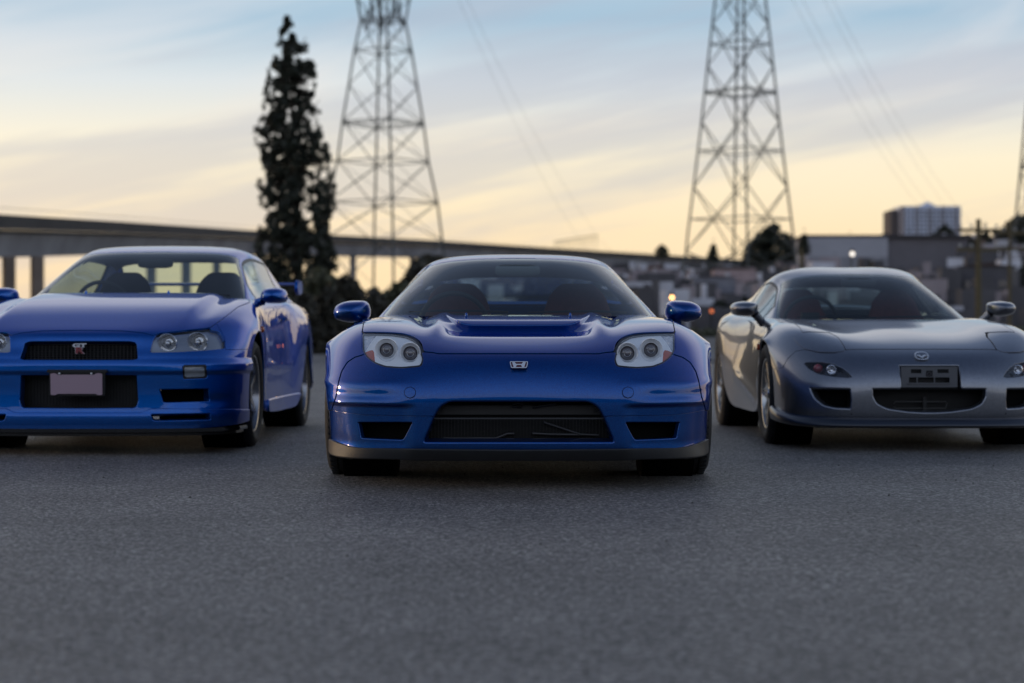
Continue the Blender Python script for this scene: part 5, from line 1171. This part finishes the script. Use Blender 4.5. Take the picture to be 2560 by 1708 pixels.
for i in range(26):
    px = 1560+i*46; D = 57.5
    t = tree('hedge_shrub', 'clipped green hedge shrub in the row behind the concrete barriers', 'hedge', (px-CXP)/FPX*D, D, .08, hd_me[i % 2], .4, .04, M_LEAF, 'hedge row behind the barriers', low_tr)
    t.scale = (1, 1, .95+.25*random.random())
# ------------------------------------------------------------------ viaduct
via = thing('viaduct', 'long grey concrete viaduct climbing away from left to right behind everything', 'bridge', (0,0,0)); via['kind'] = 'structure'
stn = [(-3400,380,72),(-1600,470,90),(-800,508,106),(-420,522,118),(-200,529,132),(0,536,150),(300,554,200),(640,577,290),(1100,602,400),(1500,628,500),(1900,652,590),(2300,676,680)]
M_VC = mat('viaduct_concrete', (.27,.28,.31), .8, var=.35, vscale=.12, bump=.3, bscale=2); M_VD = mat('viaduct_parapet', (.06,.058,.058), .85, var=.2, vscale=.3)
pts = [Wp(a, b, D) for a, b, D in stn]
dense = []
for i in range(len(pts)-1):
    for t_ in np.linspace(0, 1, 5)[:-1]: dense.append(pts[i].lerp(pts[i+1], float(t_)))
dense.append(pts[-1])
for i in range(len(dense)-1):
    a, b = dense[i], dense[i+1]; d = (b-a); dh = Vector((d.x, d.y, 0)).normalized(); n_ = Vector((dh.y, -dh.x, 0))   # towards the camera side
    if n_.dot(-a) < 0: n_ = -n_
    def sec(p): return [p+n_*0, p+n_*0+Vector((0,0,-1.25)), p-n_*.9+Vector((0,0,-1.55)), p-n_*1.4+Vector((0,0,-3.6)), p-n_*7.6+Vector((0,0,-3.6)), p-n_*8.1+Vector((0,0,-1.55)), p-n_*9+Vector((0,0,-1.25)), p-n_*9]
    g_ = .04/d.length; A_, B_ = sec(a.lerp(b, g_)), sec(b); m_ = 8
    v = A_+B_; g = MB().add(v[1:7]+v[9:15], [(0,1,7,6),(1,2,8,7),(2,3,9,8),(3,4,10,9),(4,5,11,10),(0,6,11,5),(0,5,4,3,2,1),(6,7,8,9,10,11)])
    g.build('girder_span', M_VC, via)
    q0, q1 = a.lerp(b, g_), b
    MB().add([q0, q1, q1-n_*.3, q0-n_*.3]+[p+Vector((0,0,-1.22)) for p in (q0, q1, q1-n_*.3, q0-n_*.3)], [(0,1,2,3),(4,7,6,5),(0,4,5,1),(1,5,6,2),(2,6,7,3),(3,7,4,0)]).build('parapet', M_VD, via)
    MB().tube([q0+Vector((0,0,.55)), q1+Vector((0,0,.55))], .03, 4).build('hand_rail', M_VD, via)
    if i % 2 == 0:
        for s_ in (1.9, 6.6):
            p = a-n_*s_; p = Vector((p.x, p.y, 0)); z1 = a.z-3.6
            if (a.x/a.y*FPX+CXP) > 480: MB().box((p.x, p.y, z1/2), (1.1, 1.1, z1)).build('pier', M_VC, via)
M_PIER = mat('pier_concrete', (.24,.19,.155), .85, var=.2, vscale=.5)
for px in (22, 93):
    p = Wp(px, 700, 156); z1 = 7.5; MB().box((p.x, p.y, z1/2+.2), (.95, .95, z1), Matrix.Rotation(R(28), 3, 'Z')).build('pier', M_PIER, via)
# masts on the deck
gt = thing('deck_gantry', 'thin row of railing masts standing on the viaduct above the centre car roof', 'gantry', (0,0,0))
for i in range(9):
    a = Wp(1388+i*13, 626, 485); b = Wp(1388+i*13, 604-i*1.9, 485); MB().bar(a, b, .14).build('mast', M_VD, gt)
MB().bar(Wp(1386, 604, 485), Wp(1492, 588, 485), .22).build('top_rail', M_VD, gt); MB().bar(Wp(1386, 612, 485), Wp(1492, 599, 485), .12).build('middle_rail', M_VD, gt)
# ------------------------------------------------------------------ lattice towers
M_STEEL = mat('weathered_galvanised_steel', (.085,.095,.09), .6, metal=.3, var=.2, vscale=.8)
bar_me = MB().box((.5,0,0), (1,1,1)).mesh()
def strut(parent, name, a, b, w_):
    a = Vector(a); b = Vector(b); d = b-a; o = link(name, bar_me, M_STEEL if not bar_me.materials else None, parent, a)
    o.rotation_mode = 'QUATERNION'; o.rotation_quaternion = d.to_track_quat('X', 'Z'); o.scale = (d.length, w_, w_); return o
def lattice(name, label, pxc, D, th, levels, rings, xpan, w_=.20, wb=.10, sub=True, single=False):
    """levels: (py, half diagonal in photo px)"""
    t = thing(name, label, 'pylon', Wp(pxc, CYP, D)*1.0); t.location.z = 0
    zs = [CAM_Z-(p[0]-CYP)/FPX*D for p in levels]; rs = [p[1]/FPX*D for p in levels]
    def corner(k, z):
        r = np.interp(z, zs[::-1] if zs[0] > zs[-1] else zs, rs[::-1] if zs[0] > zs[-1] else rs); a = th+k*math.pi/2; return Vector((r*math.cos(a), r*math.sin(a), z))
    order = sorted(zs)
    for k in range(4):
        for i in range(len(order)-1): strut(t, 'leg', corner(k, order[i]), corner(k, order[i+1]), w_)
    zp = [CAM_Z-(p-CYP)/FPX*D for p in xpan]
    for p in rings:
        z = CAM_Z-(p-CYP)/FPX*D
        for k in range(4): strut(t, 'ring_beam', corner(k, z), corner(k+1, z), wb*1.3)
    for i in range(len(zp)-1):
        for k in range(4):
            strut(t, 'brace', corner(k, zp[i]), corner(k+1, zp[i+1]), wb); strut(t, 'brace', corner(k+1, zp[i]), corner(k, zp[i+1]), wb*(.45 if single else 1))
            if not sub: continue
            m0 = (corner(k, zp[i])+corner(k+1, zp[i+1])+corner(k+1, zp[i])+corner(k, zp[i+1]))/4; zm = m0.z
            strut(t, 'sub_brace', corner(k, zm), m0, wb*.35); strut(t, 'sub_brace', corner(k+1, zm), m0, wb*.35)
    return t, corner
T1, _ = lattice('lattice_tower', 'tall steel lattice transmission tower rising behind the tall tree and the centre car', 958, 190, R(13),
    [(868,190),(760,165),(600,150),(506,138),(404,115),(306,102),(200,84),(127,72),(53,56),(0,66),(-60,80)], [53,127,306,312,404,506], [760,600,506,404,306,215,127,53,0,-60], .20, .08, False, True)
T2, c2_ = lattice('lattice_tower', 'tall steel lattice transmission tower rising behind and left of the silver-grey car', 1851, 185, R(0),
    [(868,165),(640,137),(580,131),(470,117),(304,97),(165,82),(0,63),(-80,54)], [229,234,377,548,111], [700,629,468,304,165,60,-30,-80], .20, .085)
T3, _ = lattice('lattice_tower', 'steel lattice transmission tower cut by the right edge of the view', 2630, 230, R(10),
    [(868,150),(560,98),(290,70),(100,50)], [300,420,548], [720,560,430,300,190,100], .22, .12)
# dense head frame of the first tower
p = T1
for i in range(14):
    a = Vector((-2.2+i*.34, random.uniform(-1,1), 33+random.uniform(-1,1))); strut(T1, 'head_brace', a, a+Vector((random.uniform(-1,1), 0, random.uniform(2,4))), .16)
# cables
cab = thing('power_cables', 'faint power cables sagging across the sky right of the second lattice tower', 'cable')
for i, (ax, bx_, yb) in enumerate([(1960,2390,610),(1985,2420,612),(2040,2460,620),(2062,2490,620),(1130,1500,660),(1150,1560,665)]):
    a = Wp(ax, -40, 150); b = Wp(bx_, yb, 300); P = []
    for t_ in np.linspace(0, 1, 16): q = a.lerp(b, float(t_)); q.z -= 9*t_*(1-t_)*1.2; P.append(q)
    MB().tube(P, .012, 4).build('cable', M_STEEL, cab)
# ------------------------------------------------------------------ hillside on the right
def hill_z(x, y):
    t = max(0.0, min(1.0, (y-95)/205)); pxx = CXP+x/y*FPX; q = np.array(pxx)
    s_ = sstep(q, 880, 1040).item()
    top = 10.3+4.6*sstep(q, 1900, 2080).item()
    return ((.7+top*t**.92)*s_+mnoise.noise(Vector((x*.05, y*.05, 0)))*.8*s_*min(1, t*4)) if t > 0 else 0
hv = []; hf = []; nx_, ny_ = 70, 40
for j in range(ny_):
    y = 90+320*(j/(ny_-1))**1.2
    for i in range(nx_):
        px = 800+2150*i/(nx_-1); x = (px-CXP)/FPX*y; hv.append((x, y, float(hill_z(x, y))-.03))
for j in range(ny_-1):
    for i in range(nx_-1): a = j*nx_+i; hf.append((a, a+1, a+nx_+1, a+nx_))
M_HILL = mat('hill_scrub', (.10,.082,.075), .95, var=.55, vscale=.12, bump=.6, bscale=.6)
setting(link('hillside', me_from(hv, hf, True), M_HILL))
WALLC = [('house_wall_pink', (.45,.34,.33)), ('house_wall_grey', (.24,.24,.27)), ('house_wall_brown', (.15,.11,.09)), ('house_wall_pale', (.60,.58,.60)), ('house_wall_dark', (.10,.096,.105)), ('house_wall_rust', (.22,.12,.075))]
WM = [mat(n_, c_, .8, var=.2, vscale=.6) for n_, c_ in WALLC]
M_ROOF = mat('house_roof_dark', (.075,.07,.075), .8, var=.3); M_ROOF2 = mat('house_roof_rust', (.085,.058,.05), .8, var=.3); M_WIN = mat('house_window_glass', (.03,.04,.05), .1, coat=1)
def house_meshes(w_, d_, h_, rh):
    body = MB().box((0,0,h_/2), (w_, d_, h_)).mesh(); ro = MB().prism([(-w_/2-.3,h_),(w_/2+.3,h_),(0,h_+rh)], -d_/2-.3, d_/2+.3).mesh(); ro2 = MB().prism([(-d_/2-.3,h_),(d_/2+.3,h_),(0,h_+rh)], -w_/2-.3, w_/2+.3, 'YZ').mesh() if False else None
    return body, ro
win_me = MB().box((0,0,0), (1.1,.06,1.2)).mesh()
HM = [house_meshes(9,7,4.2,.35), house_meshes(7,7,5.6,.3), house_meshes(12,8,3.6,.4), house_meshes(6,6,3.2,.6)]
HW = [(9,4.2),(7,5.6),(12,3.6),(6,3.2)]
wallc = {}
def where(px, py):
    if px < 1500: a = 'behind the centre car'
    elif px < 1640: a = 'left of the lit lamp'
    elif px < 1760: a = 'above the centre car right mirror'
    elif px < 1900: a = 'between centre and silver-grey cars'
    elif px < 2080: a = 'above silver-grey roof, left'
    elif px < 2240: a = 'above silver-grey roof, middle'
    elif px < 2400: a = 'below the high-rise'
    elif px < 2500: a = 'near the wooden pole'
    else: a = 'at the right edge'
    return a+(', upper slope' if py < 690 else ', mid slope' if py < 745 else ', low slope')
rg = random.Random(12)
for i in range(150):
    D = 100+rg.random()**.8*190; px = (1080 if i < 30 else 1470)+rg.random()*(400 if i < 30 else 1120); x = (px-CXP)/FPX*D; z = float(hill_z(x, D))
    if 1975 < px < 2400 and CYP-(z+3-CAM_Z)/D*FPX < 652: continue
    k = rg.randrange(4); w_ = rg.choices(range(6), [2.2,4,6,1.0,8,3])[0]
    key = (k, w_)
    if key not in wallc: b_ = HM[k][0].copy(); b_.materials.append(WM[w_]); r_ = HM[k][1].copy(); r_.materials.append((M_ROOF, M_ROOF2)[(w_+k) % 2]); wallc[key] = (b_, r_)
    cname = ('pinkish','grey','brown','pale','dark','rust-coloured')[w_]; shape = ('wide', 'two-storey', 'long low', 'small square')[k]
    py = CYP-(z-CAM_Z)/D*FPX
    h_ = thing('hillside_building', f'blurred {shape} {cname} flat-roofed block {where(px, py)}', 'building', (x, D, z-.3), rg.uniform(-.5, .5), 'blocks on the hillside')
    s_ = rg.uniform(.28, .5); h_.scale = (s_, s_, s_)
    link('wall', wallc[key][0], None, h_); link('roof', wallc[key][1], None, h_)
    W_w, W_h = HW[k]
    if i % 2 == 0:
        for j in range(3 if W_w > 6 else 2):
            link('window', win_me, M_WIN if not win_me.materials else None, h_, (-W_w/2+(j+.5)*W_w/(3 if W_w > 6 else 2), -{0:3.5,1:3.5,2:4,3:3}[k]-.02, W_h*.55))
# uncountable small clutter between the houses: sheds, fences, parked plant
rg = random.Random(77); cmb = [MB(), MB(), MB()]
for i in range(2100):
    D = 92+rg.random()**.8*200; px = 1040+rg.random()*1570; x = (px-CXP)/FPX*D; z = float(hill_z(x, D)); k = rg.choices((0,1,2), (5,3,2))[0]
    if 1975 < px < 2400 and CYP-(z+2-CAM_Z)/D*FPX < 652: continue
    h_ = rg.uniform(.3, 2.4); cmb[k].box((x, D, z+h_/2), (rg.uniform(.15, 2.2), rg.uniform(.3,1), h_), Matrix.Rotation(rg.uniform(-.5,.5), 3, 'Z'))
for k, (nm, c_) in enumerate((('clutter_dark', (.09,.085,.09)), ('clutter_pink_grey', (.34,.29,.30)), ('clutter_pale', (.62,.62,.66)))):
    setting(cmb[k].build('hillside_clutter', mat(nm, c_, .7, var=.3, vscale=.4)), 'stuff')
# flat-roofed hall on the crest
hall = thing('warehouse', 'long flat-roofed grey hall on the crest of the hill behind the silver-grey car', 'building', Wp(2195, 688, 190)); z0h = hall.location.z
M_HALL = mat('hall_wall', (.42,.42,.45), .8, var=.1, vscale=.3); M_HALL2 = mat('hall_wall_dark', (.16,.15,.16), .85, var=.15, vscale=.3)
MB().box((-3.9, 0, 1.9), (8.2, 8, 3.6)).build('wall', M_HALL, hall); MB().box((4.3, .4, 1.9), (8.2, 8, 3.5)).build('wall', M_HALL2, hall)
MB().box((.2, .2, 3.82), (17, 8.6, .22)).build('roof', M_ROOF, hall)
for i in range(7): MB().box((-7.2+i*1.15, -4.03, 1.0), (.9, .08, 1.4)).build('door', mat('roller_door', (.27,.27,.29), .6), hall)
# high-rise
hr = thing('apartment_tower', 'pale grey high-rise block with vertical window strips on the skyline at the right', 'building', Wp(2304, 640, 620)); hr.scale = (1,1,1)
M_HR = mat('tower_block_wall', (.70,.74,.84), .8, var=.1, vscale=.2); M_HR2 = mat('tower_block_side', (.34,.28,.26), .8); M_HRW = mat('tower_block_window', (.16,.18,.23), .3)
u = 620/FPX; H_ = (640-519)*u
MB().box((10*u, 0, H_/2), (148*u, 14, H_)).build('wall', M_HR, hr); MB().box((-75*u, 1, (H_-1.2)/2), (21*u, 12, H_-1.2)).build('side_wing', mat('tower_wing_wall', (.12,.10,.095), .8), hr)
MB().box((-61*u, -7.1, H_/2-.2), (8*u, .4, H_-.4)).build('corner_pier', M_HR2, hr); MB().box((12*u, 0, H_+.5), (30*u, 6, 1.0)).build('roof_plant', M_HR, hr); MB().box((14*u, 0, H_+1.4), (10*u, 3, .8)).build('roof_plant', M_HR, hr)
wme = MB().box((0,0,0), (.95, .12, .95)).mesh()
for i in range(13):
    for j in range(11): link('window', wme, M_HRW if not wme.materials else None, hr, (-52*u+i*(136*u/13)+.5, -7.03, .8+j*(H_-1.0)/11))
for i in range(14): MB().box((-56*u+i*(140*u/13), -7.15, H_/2), (.28, .3, H_)).build('fin', M_HR if i % 3 else M_HR2, hr)
# crest trees
def prof_round(w_, h_): return [(0,0,w_*.75),(h_*.3,0,w_),(h_*.6,0,w_*.85),(h_*.85,0,w_*.5),(h_,0,w_*.1)]
def prof_cone(w_, h_): return [(0,0,w_),(h_*.2,0,w_*.95),(h_*.5,0,w_*.6),(h_*.8,0,w_*.28),(h_,0,.05)]
cr = [crown_mesh(prof_round(3.2,5.4), 1900, .30, .30, 31, .8), crown_mesh(prof_cone(1.6,5.0), 1100, .24, .25, 32, .9), crown_mesh(prof_round(2.2,3.4), 1100, .26, .28, 33, .9)]
trk = MB().tube([(0,0,-4),(0,0,2)], [.2,.1], 6).mesh(True)
CT = [(1932,562,205,0,1.30,'large dark rounded tree on the crest right of the second lattice tower'),(1900,590,208,2,1.0,'dark tree leaning on the left flank of the large rounded crest tree'),(1980,596,200,2,.9,'small tree right of the large rounded crest tree'),(1783,598,230,1,.62,'small dark narrow tree between the legs of the second lattice tower'),(1655,612,300,2,.62,'small round tree where the viaduct meets the hill'),
      (2010,572,150,1,.42,'thin wispy tree standing left of the flat-roofed hall'),(2124,580,260,1,.62,'small pointed conifer poking above the flat-roofed hall'),(2212,584,300,2,.75,'round tree at the left foot of the high-rise'),(2272,576,300,1,.95,'pointed tree in front of the high-rise, left of its middle'),(2362,562,300,0,.78,'broad dark tree in front of the right corner of the high-rise'),
      (2335,584,290,2,.8,'low tree in front of the high-rise, right of its middle'),(2420,605,260,2,.9,'low crest tree right of the high-rise'),(2462,560,250,1,1.15,'dark pointed conifer beside the wooden pole'),(2515,556,240,1,1.2,'conifer in the clump near the right edge'),(2545,540,235,0,1.1,'broad dark tree at the right edge, tallest of its clump'),(2580,530,230,0,1.2,'dark tree cut by the right edge')]
for px, py, D, k, s_, lb in CT:
    hh = {0:5.4,1:5.0,2:3.4}[k]*s_; p = Wp(px, py, D); t = tree('crest_tree', lb, 'tree', p.x, D, p.z-hh, cr[k], 2, .2, M_LEAFD, 'trees on the hill crest', trk); t.scale = (s_, s_, s_)
rg = random.Random(5)
for i in range(70):
    D = 100+rg.random()*190; px = 1440+rg.random()*1180; x = (px-CXP)/FPX*D; k = rg.randrange(3); s_ = rg.uniform(.3,.55)
    t = tree('hillside_tree', ('dark bushy tree ','dark conical tree ','low dark bushy tree ')[k]+'among blocks, '+where(px, CYP-(float(hill_z(x, D))-CAM_Z)/D*FPX), 'tree', x, D, float(hill_z(x, D))-.2, cr[k], 2, .2, M_LEAFD, 'trees among the hillside blocks', trk); t.scale = (s_,s_,s_)
# poles and lamps
M_WOOD = mat('pole_wood', (.12,.095,.05), .85, var=.2)
def pole(label, px, pt_, pb, D, r_, arms=True):
    a = Wp(px, pb, D); b = Wp(px+2, pt_, D); t = thing('utility_pole', label, 'pole', (a.x, a.y, 0)); h_ = b.z
    MB().tube([(0,0,-.2),(0,0,h_)], [r_, r_*.7], 10).build('post', M_WOOD, t, angle=50)
    if arms:
        for z_ in (h_-.4, h_-1.1): MB().box((0,0,z_), (1.5,.1,.12)).build('cross_arm', M_WOOD, t)
        for z_ in (h_-.3, h_-1.0):
            for x_ in (-.65,-.25,.25,.65): MB().lathe([(0,.14),(.04,.10),(.05,0)], 8, 'Z', (x_,0,z_)).build('insulator', M_LINE, t)
pole('brown wooden utility pole with cross arms right of the high-rise', 2446, 548, 850, 66, .13)
pole('dark slim pole standing left of the flat-roofed hall', 2003, 620, 850, 84, .11, False)
pole('grey pole in front of the clump of trees near the right edge', 2524, 560, 850, 80, .09)
def street_lamp(label, px, py, D, col, es, r_, post_m):
    a = Wp(px, py, D); t = thing('street_lamp', label, 'street lamp', (a.x, a.y, 0))
    MB().tube([(0,.25,0),(0,.25,a.z+.25),(0,.1,a.z+.3)], .05, 8).build('post', post_m, t, angle=50); MB().box((0,.05,a.z+r_+.06), (.3,.5,.06)).build('hood', post_m, t)
    MB().lathe([(r_*math.sin(q), -r_*math.cos(q)) for q in np.linspace(0, math.pi, 9)], 14, 'Z', (0,0,a.z)).build('lamp_globe', mat('glow_'+str(px), (.8,.6,.3), .5, emis=col, es=es), t, smooth=True)
street_lamp('lit warm orange street lamp glowing beside the centre car right mirror', 1680, 744, 88, (1.0,.50,.16), 7, .085, M_BLACK)
street_lamp('dim red-orange lamp low on the hillside between the centre and right cars', 1779, 778, 96, (1.0,.20,.05), 1.2, .085, M_BLACK)
street_lamp('white globe lamp in front of the flat-roofed hall', 2131, 635, 120, (1.0,.92,.84), 1.6, .15, M_BLACK)
# unseen wooded ring added behind the camera, height shaped for the car reflections
rv = []; rf_ = []; n_ = 120
for i in range(n_+1):
    a = R(115)+R(310)*i/n_ if False else R(168)+R(204)*i/n_
    h_ = (9.0+6*abs(mnoise.noise(Vector((i*.21, 3, 0))))+2.5*mnoise.noise(Vector((i*.9, 8, 0))))*(.16+.84*max(0, -math.sin(a))**1.3)
    for r_, z_ in ((52,-.1),(56,h_*.8),(60,h_),(110,h_*.5)): rv.append((r_*math.cos(a), r_*math.sin(a), z_))
for i in range(n_):
    for j in range(3): b = i*4+j; rf_.append((b, b+4, b+5, b+1))
setting(link('unseen_tree_ring', me_from(rv, rf_, True), mat('unseen_ring_woods', (.035,.040,.030), .95, var=.5, vscale=.3, bump=.8, bscale=1)))
# white car edge at the far right
